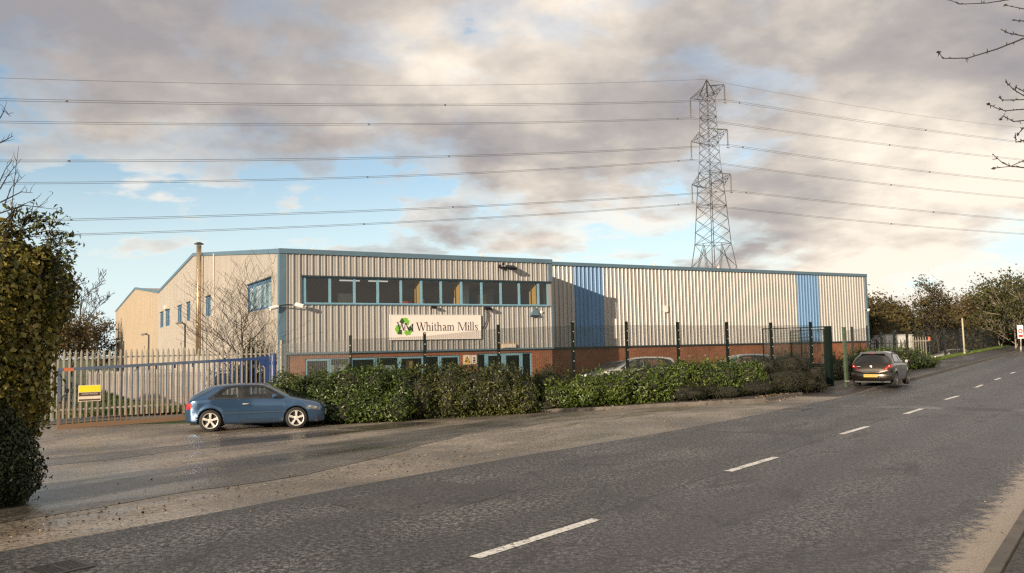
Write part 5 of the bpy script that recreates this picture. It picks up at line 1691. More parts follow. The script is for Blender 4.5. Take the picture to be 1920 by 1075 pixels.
# green mesh fence in front of the building
def mesh_fence(label, pts, tops, mesh_drop, group=None, post_w=.085, base_fun=None, name='mesh_fence'):
    """pts ground points, tops post heights (z)"""
    A = np.array(pts[0], float)
    z0 = float(g(*A)) if base_fun is None else base_fun(A)
    r = empty(name, (A[0], A[1], z0)); tag(r, label, 'fence', group)
    for i, (p, t) in enumerate(zip(pts, tops)):
        p = np.array(p) - A
        d = np.array(pts[min(i + 1, len(pts) - 1)]) - np.array(pts[max(i - 1, 0)]); d = d / np.linalg.norm(d); nn = np.array([-d[1], d[0]])
        mb = MB(); c = []
        for sx, sy in ((-1, -1), (1, -1), (1, 1), (-1, 1)):
            q = p + d * sx * post_w * .5 + nn * sy * post_w * .7; c.append(q)
        mb.add([(q[0], q[1], -.3) for q in c] + [(q[0], q[1], t - z0) for q in c], [(0, 3, 2, 1), (4, 5, 6, 7), (0, 1, 5, 4), (1, 2, 6, 5), (2, 3, 7, 6), (3, 0, 4, 7)])
        po_ = mb.build('post', M['green'], r)
        mb = MB()
        for zz in np.arange(.3, t - z0, .38):
            q = p - nn * post_w * .75
            mb.box(q[0] - .016, q[0] + .016, q[1] - .012, q[1] + .012, zz, zz + .03)
        mb.build('fixing_clip', M['galv'], po_)
    for i in range(len(pts) - 1):
        a, b = np.array(pts[i]) - A, np.array(pts[i + 1]) - A
        d = (b - a) / np.linalg.norm(b - a); nn = np.array([d[1], -d[0]]) * (post_w * .7 + .006)
        a, b = a + nn, b + nn
        ta, tb = tops[i] - z0 - mesh_drop, tops[i + 1] - z0 - mesh_drop
        L = np.linalg.norm(b - a)
        mb = MB(); mb.quad((a[0], a[1], 0.0), (b[0], b[1], 0.0), (b[0], b[1], tb), (a[0], a[1], ta))
        mb.uv = [(0, 0), (L, 0), (L, tb), (0, ta)]
        mb.build('mesh_panel', M['mesh'], r)
    return r
FPX = [(528, 638, 30.3), (657, 629, 29.7), (796, 623.5, 30.5), (934, 609, 31.5), (1073, 604, 32.5), (1174, 603, 33.5), (1270, 604, 34.5), (1362, 604, 35.5), (1445, 605, 36.5), (1519, 604, 37.4)]
FP3 = [atY(*p) for p in FPX]
mf = mesh_fence('dark green welded mesh fence on posts between the shrubs and the building', [p[:2] for p in FP3], [p[2] for p in FP3], .14)
# first post is a plain galvanised one
[c for c in mf.children if c.name.startswith('post')][0].data.materials[0] = M['galv_mid']

# open gate leaf and portal to the right of the fence
gp0 = atY(1430, 617, 40.0); gp1 = atY(1546, 613, 38.5)
def green_gate(label, A, B, rails=True):
    zb = -.25
    d = (B - A)[:2]; L = np.linalg.norm(d)
    r = empty('mesh_gate', (A[0], A[1], zb), math.atan2(d[1], d[0])); tag(r, label, 'gate', 'green mesh gates')
    h0, h1 = A[2] - zb, B[2] - zb
    mb = MB()
    mb.tube([(0, 0, .1), (0, 0, h0), (L, 0, h1), (L, 0, .1), (0, 0, .1)], .035, 4)
    mb.tube([(L * .62, 0, .1), (L * .62, 0, h0 + (h1 - h0) * .62)], .03, 4)
    mb.tube([(0, 0, h0 * .42), (L, 0, h1 * .42)], .03, 4)
    mb.build('frame', M['green'], r)
    mb = MB(); mb.quad((0, .01, .1), (L, .01, .1), (L, .01, h1), (0, .01, h0)); mb.uv = [(0, 0), (L, 0), (L, h1), (0, h0)]
    mb.build('mesh_infill', M['mesh'], r)
    return r
green_gate('wide green mesh gate standing open in front of the right blue bay', gp0, gp1)
green_gate('narrow green mesh gate leaf between the wide gate and the thick green post', atY(1482, 621, 39.2), atY(1544, 618, 37.8))
def post(label, x, ytop, Y, w, material, cat='post', cap=False, zb=-.2):
    p = atY(x, ytop, Y)
    r = empty('fence_post', (p[0], p[1], zb), R_(30)); tag(r, label, cat)
    h = p[2] - zb
    mb = MB(); mb.box(-w, w, -w, w, 0, h); mb.build('shaft', material, r)
    mb = MB(); mb.box(-w * 1.12, w * 1.12, -w * 1.12, w * 1.12, h - .002, h + .03); mb.build('cap', material, r)
    return r
post('thick dark green gate post left of the bronze hatchback', 1552, 613, 36.6, .105, M['green'])
lp = post('slim worn pale green gate post beside the bronze hatchback', 1582, 615, 36.0, .06, M['green_pale'])
mb = MB(); mb.box(-.16, .1, -.08, -.06, .5, .56); mb.build('latch', M['galv'], lp)
mb = MB()
m2 = [atY(1556, 612, 37.0), atY(1582, 616, 40.0), atY(1597, 613, 44.0), atY(1625, 611, 50.0)]
mesh_fence('short run of green mesh fence beyond the pale green post by the warehouse corner', [p[:2] for p in m2[1:]], [p[2] for p in m2[1:]], .12, base_fun=lambda a: -.15)
# fence and gates on the right, in front of the trees
m3 = [atY(x, y, Y) for x, y, Y in ((1652, 622, 58), (1676, 619, 60), (1700, 622, 62), (1728, 618, 64), (1770, 616, 70), (1800, 615, 76), (1838, 614, 84), (1868, 613, 92))]
mesh_fence('long dark green mesh fence in front of the trees on the right', [p[:2] for p in m3], [p[2] for p in m3], .15, base_fun=lambda a: .1, post_w=.12)
pa, pb = atY(1703, 632, 60), atY(1739, 630, 58)
palisade('palisade_fence', 'short pale palisade panel between the hedge and the trees on the right', pa[:2], pb[:2], pa[2] - .1, M['galv'], .26, base=.1, n_posts=2)
pa, pb = atY(1632, 640, 66), atY(1702, 637, 66)
palisade('palisade_fence', 'dull distant palisade fence right of the warehouse corner, below the white container', pa[:2], pb[:2], pa[2] + .2, M['galv_dk'], .3, base=-.1, n_posts=2)
bx_ = atY(1685, 629, 72)
co = empty('container', (bx_[0], bx_[1], .2), R_(20)); tag(co, 'white site container behind the fence right of the warehouse', 'container')
mb = MB(); k = 0
hc = bx_[2] - .2
mb.box(-1.45, 1.45, 0, 2.2, 0, hc); mb.build('shell', M['white'], co)
mb = MB()
for u in np.arange(-1.35, 1.4, .28): mb.box(u, u + .12, -.03, -.002, .1, hc - .1)
mb.build('rib', M['white'], co)
mb = MB(); mb.box(-1.5, 1.5, -.05, 2.25, hc + .002, hc + .06); mb.build('roof', M['white'], co)
ob = atY(1742, 634, 59)
o_ = empty('warning_beacon', (ob[0], ob[1], .1)); tag(o_, 'small orange marker on a post at the end of the pale palisade panel', 'marker')
mb = MB(); mb.cyl((0, 0, 0), (0, 0, ob[2] - .3), .035, 6); mb.build('post', M['galv_dk'], o_)
mb = MB(); mb.lathe([(0, 0.3), (.08, .26), (.09, 0), (0, 0)], 10, 'z', (0, 0, ob[2] - .3)); mb.build('marker_head', M['orange'], o_)

def pole(name, label, x, yt, yb, Y, r, material, cat, head=None):
    b = atY(x[1], yb, Y); t = atY(x[0], yt, Y)
    e = empty(name, b); tag(e, label, cat)
    mb = MB(); mb.tube([(0, 0, -.3), tuple(t - b)], [r, r * .85], 10); mb.build('shaft', material, e, smooth=True)
    mb = MB(); mb.tube([tuple((t - b) * .0 + np.array([0, 0, -.2])), tuple((t - b) * .12)], r * 1.25, 10); mb.build('base_sleeve', material, e, smooth=True)
    return e, t - b
M['timber'] = mat('pale_weathered_timber', (.42, .36, .26), .8, var=.25, stretch=(4, 4, .4))
pole('timber_pole', 'slim pale leaning timber pole on the grass by the right pavement', (1804, 1809), 597, 669, 72.0, .075, M['timber'], 'pole')
e, tt = pole('road_sign', 'small white rectangular road sign with a red roundel at the far right', (1913.5, 1914), 612, 655, 78.0, .06, M['galv'], 'sign')
mb = MB(); mb.box(-.27, .27, -.12, -.08, tt[2] - 1.15, tt[2] + .1); mb.build('sign_plate', M['white'], e)
M['redp'] = mat('red_sign_print', (.50, .02, .02), .4)
mb = MB(); mb.lathe([(.11, -.125), (.21, -.125)], 20, 'y', (0, 0, tt[2] - .45)); mb.box(-.2, .2, -.127, -.122, tt[2] - 1.02, tt[2] - .8); mb.build('roundel', M['redp'], e)

# car park lamp columns beside the long side wall
for i, (x, yt, Y, lab) in enumerate(((347, 607, 50, 'nearest black lamp column with twin heads by the side wall'), (279, 628, 58, 'middle black lamp column by the side wall'), (232, 640, 70, 'third black lamp column by the far gable of the side wall'), (218.5, 637.5, 78, 'farthest black lamp column, at the left edge of the far gable'))):
    b = atY(x, yt, Y)
    e = empty('lamp_column', (b[0], b[1], -.3)); tag(e, lab, 'lamp', 'lamp columns along the side wall')
    h = b[2] + .3
    mb = MB(); mb.tube([(0, 0, 0), (0, 0, h)], [.07, .05], 8); mb.build('column', M['galv_dk'], e, smooth=True)
    mb = MB(); s_ = -1
    mb.tube([(0, 0, h - .02), (-.2, -.05, h + .05)], .035, 5)
    mb.add([(-.18, -.14, h + .12), (-.18, .10, h + .12), (-.52, .10, h + .06), (-.52, -.14, h + .06), (-.15, -.14, h + .03), (-.15, .10, h + .03), (-.45, .10, h - .04), (-.45, -.14, h - .04)], [(0, 1, 2, 3), (7, 6, 5, 4), (0, 4, 5, 1), (1, 5, 6, 2), (2, 6, 7, 3), (3, 7, 4, 0)])
    mb.build('lantern', M['black'], e)

# ================================================================== pylon and lines
PC = np.array([34.4, 140.0]) - .35 * np.array([.471, -.882])
py = empty('pylon', (PC[0], PC[1], -1.0), math.atan2(-.882, .471))
tag(py, 'tall grey lattice electricity pylon with three pairs of cross arms behind the warehouse', 'pylon')
HWID = [(0, 4.6), (8, 3.5), (16, 2.62), (19.9, 2.12), (27, 1.72), (34, 1.24), (40.8, 1.02), (45.8, .9), (46.6, .55), (48.4, .03)]
hw = interp(HWID)
levels_z = [0, 8, 16, 19.9, 22.0, 24.2, 26.4, 28.6, 30.4, 32.2, 34.0, 35.7, 37.3, 38.9, 40.4, 41.8, 43.2, 44.5, 45.8]
mb = MB()
def member(a, b, r=.055): mb.tube([a, b], r * (.72 if r < .07 else 1), 4, cap=False)
def corner(k, z): w = float(hw(z)); sx, sy = ((-1, -1), (1, -1), (1, 1), (-1, 1))[k]; return (sx * w, sy * w, z)
for k in range(4):
    for i in range(len(levels_z) - 1): member(corner(k, levels_z[i]), corner(k, levels_z[i + 1]), .085 if i < 9 else .065)
    member(corner(k, 45.8), (0, 0, 48.4), .08)
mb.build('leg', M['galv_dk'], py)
mb = MB()
for k in range(4):
    k2 = (k + 1) % 4
    for i in range(2, len(levels_z) - 1):
        a, b, c, d = corner(k, levels_z[i]), corner(k2, levels_z[i]), corner(k, levels_z[i + 1]), corner(k2, levels_z[i + 1])
        member(a, d, .05); member(b, c, .05)
        if i in (3, 6, 9, 12, 15): member(a, b, .05)
    # splayed bottom panel: inverted V bracing
    m19 = np.array([(corner(k, 19.9)[j] + corner(k2, 19.9)[j]) / 2 for j in range(3)])
    for q in (k, k2):
        member(m19, corner(q, 8), .06); member(m19, corner(q, 0), .05)
        member((np.array(corner(q, 16)) + m19 * 0), (m19 * .55 + np.array(corner(q, 8)) * .45), .04)
    member(corner(k, 45.8), corner(k2, 45.8), .05)
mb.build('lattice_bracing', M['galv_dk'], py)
ARMS = [(45.3, -4.75, 3.9, 1.3, 2.2), (37.6, -4.95, 4.2, 1.4, 2.2), (30.0, -5.15, 4.55, 1.5, 2.2)]
tips = []
for (zt_, xl, xr, up_, dn) in ARMS:
    for xe in (xl, xr):
        mb = MB(); xe2 = xe + (.35 if xe < 0 else .35)
        w1_, w2_ = float(hw(zt_ + 1.6)), float(hw(zt_ - .6)); s_ = 1 if xe > 0 else -1
        T = np.array([xe2, 0, zt_ + 1.2 - .2])
        top = [np.array([s_ * w1_, y * w1_, zt_ + 1.9]) for y in (-1, 1)]; bot = [np.array([s_ * w2_, y * w2_, zt_ - .2]) for y in (-1, 1)]
        for q in top + bot: member(q, T, .06)
        for f in (.3, .6):
            P_ = [q + (T - q) * f for q in (top[0], top[1], bot[1], bot[0])]
            for i in range(4): member(P_[i], P_[(i + 1) % 4], .04)
        for f0, f1 in ((0, .3), (.3, .6)):
            for a, b in ((top[0], bot[0]), (top[1], bot[1]), (bot[0], bot[1])):
                member(a + (T - a) * f0, b + (T - b) * f1, .04)
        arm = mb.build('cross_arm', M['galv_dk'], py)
        mb = MB(); L_ = 3.1
        prof = [(.02, 0)]
        for k in range(20):
            z = -.15 - k * (L_ - .4) / 20
            prof += [(.03, z), (.13, z - .02), (.13, z - .06), (.03, z - .08)]
        prof += [(.03, -L_)]
        mb.lathe(prof, 8, 'z', tuple(T)); mb.tube([T + np.array([0, -.35, -L_]), T + np.array([0, .35, -L_])], .06, 5); mb.tube([T + np.array([0, -.3, -L_ + .35]), T + np.array([0, -.35, -L_ + .1]), T + np.array([0, .0, -L_ - .12]), T + np.array([0, .35, -L_ + .1]), T + np.array([0, .3, -L_ + .35])], .03, 4)
        mb.build('insulator_string', M['galv_mid'], arm)
LD = np.array([.882, .471]); AD = np.array([.471, -.882])
M['wire'] = mat('dark_aluminium_conductor', (.10, .10, .10), .6, .2)
def plane_hit(px, P, d):
    n = np.array([d[1], -d[0], 0]); r = ray(*px); t = np.dot(np.array([P[0], P[1], 0]) - CC, n) / np.dot(r, n)
    Q = CC + r * t
    return (Q[:2] - P) @ d, Q[2]
WIRES = [
    ('topmost single earth wire from the peak of the pylon', (1323, 149), [(480, 158), (0, 146.5)], [(1610, 200), (1835, 231)], 1),
    ('twin conductor hung from the top right arm, second line down', (1358, 188), [(480, 195.5), (0, 187)], [(1675, 236), (1900, 265)], 2),
    ('twin conductor hung from the top left arm, third line down', (1297.5, 222), [(480, 233.5), (0, 229)], [(1610, 265), (1910, 299)], 2),
    ('twin conductor hung from the middle right arm, fourth line down', (1364, 272), [(480, 300), (0, 302)], [(1685, 316), (1910, 340)], 2),
    ('twin conductor hung from the middle left arm, fifth line down', (1299, 300), [(480, 338), (0, 344)], [(1610, 340), (1910, 371)], 2),
    ('twin conductor hung from the lowest right arm, sixth line down', (1370, 358), [(480, 403), (100, 413)], [(1710, 394), (1915, 413)], 2),
    ('twin conductor hung from the lowest left arm, lowest line of all', (1299, 382), [(480, 429), (150, 440)], [(1660, 419), (1917, 439)], 2)]
for lab, att, LF, RT, nc in WIRES:
    off, z0 = plane_hit(att, PC, AD); P = PC + AD * off
    def fit(pts):
        q = [plane_hit(p, P, LD) for p in pts]
        A = np.array([[s, s * s] for s, _ in q]); b = np.array([z - z0 for _, z in q])
        return np.linalg.solve(A, b)
    ql, qr = fit(LF), fit(RT)
    mb = MB()
    for k in range(nc):
        dv = 0 if nc == 1 else (-.2, .2)[k]
        pth = []
        for s_ in np.concatenate([np.linspace(-150, 0, 26), np.linspace(8, 230, 24)]):
            q = ql if s_ <= 0 else qr
            z = z0 + q[0] * s_ + q[1] * s_ * s_
            pth.append((P[0] + LD[0] * s_ + AD[0] * dv, P[1] + LD[1] * s_ + AD[1] * dv, z + dv * .3))
        rr = .024 if nc == 2 else .020
        mb.tube(pth, rr, 4, cap=False)
    e = empty('power_line', (P[0], P[1], z0)); tag(e, lab, 'power line', 'overhead lines strung from the pylon')
    mb.v = [(v[0] - P[0], v[1] - P[1], v[2] - z0) for v in mb.v]
    mb.build('conductor', M['wire'], e)
    if nc == 2:
        for s_ in (-101 + off, -55 + off, -3.2, 3.4, 52):
            mb = MB(); q = ql if s_ <= 0 else qr; z = q[0] * s_ + q[1] * s_ * s_
            c = (LD[0] * s_, LD[1] * s_, z)
            mb.box(c[0] - .10, c[0] + .10, c[1] - .10, c[1] + .10, c[2] - .09, c[2] + .07)
            mb.build('spacer', M['wire'], e)

# ================================================================== planting in front of the building
def bz(x, y, zt, zb=None):
    return zt
rgA = np.random.default_rng(11)
def row(pts, seed, nmid=3):
    """pts: (px, ytop, Y, half width m, half depth m)"""
    rg = np.random.default_rng(seed); q = []
    for (px, yt, Y, w, d) in pts:
        t = atY(px, yt, Y); zb = float(g(t[0], t[1])) + .05
        q.append((t[0], t[1], d, t[2], zb, w))
    return line_blobs(q, rg, nmid)
shrub('laurel_shrub', 'glossy green laurel shrub directly behind and right of the blue hatchback', row([(545, 702, 28.6, .9, .9), (600, 700, 28.9, 1.0, 1.0), (655, 694, 28.9, 1.0, 1.0), (705, 690, 28.9, 1.0, 1.0), (745, 694, 29.0, .8, 1.0)], 1), 17000, .105, M['lf_laurel'], 21, group='shrubs along the kerb')
shrub('laurel_shrub', 'low trailing laurel growth filling in at the kerb beside the bonnet of the blue hatchback', row([(640, 745, 27.9, .8, .6), (690, 738, 28.1, .8, .6), (740, 735, 28.3, .7, .6)], 2), 6000, .095, M['lf_laurel'], 22, group='shrubs along the kerb')
shrub('mixed_shrub', 'tall bronze green shrub with yellowing tips in the middle of the bed', row([(790, 691, 29.3, .9, .9), (840, 684, 29.4, .9, .9), (885, 686, 29.5, .9, .9), (935, 682, 29.6, .9, .9), (975, 705, 29.7, .7, .8)], 3), 17000, .09, M['lf_mixed'], 23, group='shrubs along the kerb')
shrub('dull_shrub', 'dull green shrub set back behind the gap between the bronze shrub and the right laurel', row([(1005, 703, 31.0, .8, .6), (1050, 697, 31.4, .9, .6), (1095, 702, 31.8, .8, .6)], 4), 5500, .085, M['lf_dark'], 24, group='shrubs along the kerb')
shrub('low_shrub', 'low russet shrub at the kerb between the bronze shrub and the right laurel', row([(985, 745, 29.5, .6, .45), (1025, 752, 29.7, .6, .4)], 5), 1300, .09, M['lf_mixed'], 25, group='shrubs along the kerb')
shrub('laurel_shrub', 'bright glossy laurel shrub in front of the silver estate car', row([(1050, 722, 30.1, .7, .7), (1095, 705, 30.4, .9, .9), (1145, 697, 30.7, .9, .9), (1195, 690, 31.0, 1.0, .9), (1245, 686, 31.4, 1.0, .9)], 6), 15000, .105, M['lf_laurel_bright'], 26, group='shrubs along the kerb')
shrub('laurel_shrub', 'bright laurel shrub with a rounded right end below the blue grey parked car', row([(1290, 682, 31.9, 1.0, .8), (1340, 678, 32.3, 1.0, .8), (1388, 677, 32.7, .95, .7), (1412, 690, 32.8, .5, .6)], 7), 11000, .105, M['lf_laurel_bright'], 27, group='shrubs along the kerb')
shrub('ground_cover_shrub', 'wide low dark cotoneaster mound at the right end of the bed', row([(1290, 722, 30.9, .8, .7), (1350, 722, 31.5, .9, .7), (1410, 712, 32.2, 1.0, .8), (1462, 690, 33.4, 1.0, .9), (1500, 700, 33.8, .7, .8), (1522, 716, 34.2, .6, .7)], 8, 4), 22000, .055, M['lf_cover'], 28, group='shrubs along the kerb')
shrub('ground_cover_shrub', 'dark cotoneaster hump behind the right laurel, reaching up to the mesh fence', row([(1425, 672, 35.0, .9, .8), (1468, 672, 35.3, 1.0, .8), (1505, 688, 35.5, .8, .7)], 9, 4), 11000, .055, M['lf_cover'], 29, group='shrubs along the kerb')
shrub('shrub', 'shrub with lime green top behind the bronze hatchback', row([(1598, 662, 44.0, 1.0, .8), (1632, 655, 46.0, 1.2, .9), (1670, 651, 48.0, 1.4, 1.0), (1705, 656, 50.0, 1.3, 1.0), (1732, 668, 51.0, .9, .9)], 10), 9000, .11, M['lf_laurel'], 30, group='shrubs by the right pavement')
shrub('shrub', 'dim green shrub between the thick green post and the bronze hatchback', row([(1560, 668, 41.0, .8, .6), (1585, 672, 41.5, .7, .6), (1462, 664, 41.5, .8, .6), (1500, 668, 42, .9, .6)], 12), 3500, .10, M['lf_dark'], 31, group='shrubs by the right pavement')

# tall ivy clad tree and clipped hedge at the left edge
def hedge_left():
    H = []
    # clipped hedge running back out of the picture along the road edge
    rg = np.random.default_rng(41)
    for s in np.arange(-15.0, -1.1, .55):
        l = 8.15 + .0 * s
        x, y = to_xy(s, l); zb = -.1
        top = 1.35 + .12 * rg.normal() + (0 if s > -4 else 1.15)
        H.append((x, y, zb + top * .5, .62, .62, top * .58))
    x, y = to_xy(-1.0, 8.1); H.append((x, y, .42, .5, .5, .72))
    return H
HB = hedge_left()
HV = [h for h in HB if to_sl(h[0], h[1])[0] > -3.4]; HO = [h for h in HB if to_sl(h[0], h[1])[0] <= -3.4]
shrub('clipped_hedge', 'dark clipped hedge at the bottom left edge of the picture', HV, 34000, .062, M['lf_clip'], 42, cat='hedge', core=.52, shell=.6)
shrub('boundary_hedge', 'tall dark boundary hedge carrying on out of the left of the picture', HO, 16000, .12, M['lf_clip'], 45, cat='hedge', core=.7, shell=.5)
rgH = np.random.default_rng(43)
TB = []
for (px, yt, yb, Y, w) in ((5, 412, 900, 13.2, .68), (36, 440, 760, 13.4, .50), (72, 462, 600, 13.5, .38), (82, 500, 625, 13.6, .24), (18, 560, 860, 13.0, .40), (30, 640, 850, 13.2, .22), (-60, 400, 900, 13.0, 1.2), (-160, 420, 900, 12.0, 1.3)):
    t = atY(px, yt, Y); b = atY(px, yb, Y)
    h = t[2] - b[2]
    TB.append((t[0], Y, (t[2] + b[2]) / 2, w, .8, h * .5))
def ivy_tree():
    rg = np.random.default_rng(44)
    c = atY(20, 800, 13.3)
    root = empty('ivy_tree', (c[0], c[1], -.15)); tag(root, 'tall ivy clad tree with yellowing autumn leaves filling the left edge', 'tree')
    off = np.array(root.location)
    bl = [(b[0] - off[0], b[1] - off[1], b[2] - off[2], b[3], b[4], b[5]) for b in TB]
    P, nr = blob_points(bl, 34000, rg, .5, lump=.15)
    nr = nr + rg.normal(size=nr.shape) * .6; nr[:, 2] += .3
    leaf_mesh('crown', P, nr, .088, M['lf_autumn'], root, rg, .72, .25, .5)
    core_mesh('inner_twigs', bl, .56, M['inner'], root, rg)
    mb = MB()
    mb.tube([(0, 0, 0), (.05, .05, 2), (-.1, 0, 3.4), (-.2, 0, 4.0)], [.16, .13, .08, .02], 8)
    # twigs with loose leaves against the sky, then bare ones
    LP = []
    for (x0, y0, x1, y1) in ((60, 470, 152, 458), (70, 470, 140, 492), (60, 440, 128, 440), (40, 430, 70, 400), (90, 520, 132, 545), (95, 545, 128, 566), (80, 500, 145, 472), (50, 420, 90, 408), (85, 480, 118, 455), (20, 430, 28, 394), (92, 500, 130, 520)):
        a, b = atY(x0, y0, 13.3) - off, atY(x1, y1, 13.2) - off
        m = (a + b) / 2 + np.array([0, 0, .06]); pth = [a, a * .6 + b * .4 + np.array([0, 0, .06]), m * .3 + b * .7 + np.array([0, 0, .04]), b]
        mb.tube(pth, [.012, .009, .006, .003], 4)
        for t in np.linspace(.15, 1, 18):
            q = a + (b - a) * t + np.array([0, 0, .05 * math.sin(3 * t)]); LP.append(q + rg.normal(size=3) * .035)
    for (pts) in (((0, 470), (12, 440), (30, 420), (60, 400), (100, 362)), ((5, 450), (20, 410), (28, 330), (35, 275)), ((0, 425), (30, 390), (70, 372)), ((0, 355), (14, 330), (40, 298)), ((0, 380), (40, 360), (62, 362)), ((8, 385), (22, 350), (48, 328)), ((0, 268), (12, 262), (25, 255)), ((0, 222), (8, 208), (20, 219)), ((0, 340), (10, 318), (24, 300)), ((0, 400), (45, 385), (96, 392))):
        q = [atY(x, y, 12.6 + .1 * i) - off for i, (x, y) in enumerate(pts)]
        mb.tube(q, list(np.linspace(.011, .003, len(q))), 4)
        for i in range(1, len(q)):
            for _ in range(2):
                t = q[i - 1] + (q[i] - q[i - 1]) * rg.random(); e = t + np.array([rg.uniform(-.03, .16), rg.normal() * .1, rg.uniform(.02, .18)])
                mb.tube([t, (t + e) / 2 + rg.normal(size=3) * .01, e], [.005, .004, .002], 3)
    for _ in range(70):
        px, py_ = (rg.uniform(10, 100), rg.uniform(415, 450)) if rg.random() < .45 else (rg.uniform(72, 98), rg.uniform(450, 590))
        a = atY(px, py_, 13.3) - off; b = a + np.array([rg.uniform(.02, .42), rg.normal() * .2, rg.uniform(-.05, .38)])
        mb.tube([a, (a + b) / 2 + np.array([0, 0, .03]), b], [.008, .006, .003], 4)
        for t in np.linspace(.1, 1, 10):
            LP.append(a + (b - a) * t + rg.normal(size=3) * .03)
    LP = np.array(LP); n2 = rg.normal(size=LP.shape); n2[:, 1] -= .4
    mb.build('trunk', M['twig'], root)
    leaf_mesh('twig_leaves', LP, n2, .085, M['lf_mixed'], root, rg, .42, .2, .6)
ivy_tree()

# ================================================================== trees
tree('bare_tree', 'bare multi stemmed tree against the buff side wall, leafy at the base', atY(455, 700, 37.5) * np.array([1, 1, 0]) + np.array([0, 0, -.3]), 5.0, 1.0, 0, .1, None, M['twig'], 51, levels=4, nb=(15, 7, 5, 3), first=.05, up=.26, r0=.08, lenf=.78, curl=.13, rmin=.006)
lt = atY(455, 690, 37.0)
shrub('shrub', 'leafy shrub at the foot of the bare tree behind the gate', [(lt[0] - .9, lt[1], .6, .8, .6, 1.1), (lt[0] + .1, lt[1], .9, .9, .7, 1.3), (lt[0] + .9, lt[1] + .2, .7, .8, .6, 1.1), (lt[0] + .3, lt[1], 1.9, .55, .5, .9), (lt[0] + .8, lt[1], 1.8, .5, .5, .7)], 3800, .085, M['lf_mixed'], 52, core=.5, shell=.7)
def at0(px, Y, z=-.3):
    p = atY(px, 660, Y); return (p[0], p[1], z)
tree('bare_tree', 'slender bare birch standing above the bushes left of the warehouse gable', at0(152, 112), 13.2, .75, 0, .1, None, M['bark'], 53, levels=5, nb=(9, 5, 4, 3), first=.3, up=.22, rmin=.026, lenf=.52)
tree('bare_tree', 'bare tree half hidden behind the ivy clad tree', at0(108, 105), 12.6, .8, 0, .1, None, M['bark'], 54, levels=5, nb=(8, 5, 4, 3), first=.3, up=.2, rmin=.02, lenf=.52)
for (px, Y, h, n, sd, lab) in ((95, 96, 6.6, 5000, 55, 'thinly leaved bush behind the palisade fence nearest the ivy clad tree'), (135, 98, 6.8, 5200, 56, 'thinly leaved bush behind the palisade fence below the slender bare birch'), (180, 104, 6.2, 4600, 57, 'thinly leaved bush behind the palisade fence next to the warehouse gable')):
    tree('bush', lab, at0(px, Y, -.2), h, .85, int(n * .7), .25, M['lf_tree3'], M['bark'], sd, 'bushes behind the palisade fence', levels=4, nb=(9, 5, 4, 3), first=.05, up=.15, scatter=.55, rmin=.03, cat='bush')

RT = [  # px, depth, height, kind, leaves, label
    (1634, 74, 5.3, 1, 2995, 'rounded olive tree just beyond the right corner of the warehouse'),
    (1664, 84, 5.6, 1, 2995, 'olive tree with a ragged top second from the warehouse corner'),
    (1700, 92, 4.7, 2, 2995, 'short green tree between the ragged olive tree and the tall thin topped tree'),
    (1762, 84, 7.4, 0, 2073, 'tallest thin topped tree with sky showing through its crown'),
    (1754, 96, 5.1, 1, 2995, 'broad olive tree just right of the thin topped tree'),
    (1788, 104, 5.3, 3, 2880, 'low russet tree behind the leaning timber pole'),
    (1818, 98, 6.1, 3, 2995, 'russet tree right of the leaning timber pole'),
    (1846, 104, 7.0, 3, 2995, 'taller russet tree left of the birch trunks'),
    (1876, 92, 7.4, 2, 2995, 'green birch with pale slanting trunk near the road sign'),
    (1904, 86, 7.8, 2, 3225, 'tall green birch at the right edge above the road sign'),
    (1938, 80, 7.5, 2, 2419, 'birch cut by the right edge of the picture')]
for i, (px, Y, h, kind, n, lab) in enumerate(RT):
    lf_ = (M['lf_tree1'], M['lf_tree1'], M['lf_tree2'], M['lf_tree3'])[kind]
    tree('birch_tree' if px > 1870 else 'tree', lab, at0(px, Y, .1), h, .72 if kind else .85, n, .27 if kind else .23, lf_, M['bark_pale'] if px > 1870 else M['bark'], 70 + i, 'trees beyond the right pavement', levels=4, nb=(13, 6, 5, 3), first=.10 if kind != 0 else .22, up=.2, scatter=.62 if kind else .42, rmin=.022, r0=.09)
# understorey under those trees
US = []
for px, Y, yt in ((1640, 78, 606), (1672, 82, 600), (1702, 86, 598), (1732, 88, 600), (1765, 90, 603), (1795, 94, 608), (1825, 98, 606), (1855, 100, 604), (1890, 98, 612), (1925, 96, 614)):
    t = atY(px, yt, Y); US.append((t[0], t[1], t[2] * .45, 1.9, 1.4, t[2] * .58))
rgU = np.random.default_rng(90)
un = empty('undergrowth', (US[0][0], US[0][1], 0)); tag(un, 'dim undergrowth massed beneath the trees on the right', 'undergrowth', kind='stuff')
ofs = np.array(un.location); bl = [(b[0] - ofs[0], b[1] - ofs[1], b[2], b[3], b[4], b[5]) for b in US]
P, nr = blob_points(bl, 9000, rgU, .45); nr = nr + rgU.normal(size=nr.shape) * .6
leaf_mesh('foliage', P, nr, .30, M['lf_tree1'], un, rgU, .6, .2, .3); core_mesh('inner_twigs', bl, .8, M['inner'], un, rgU)

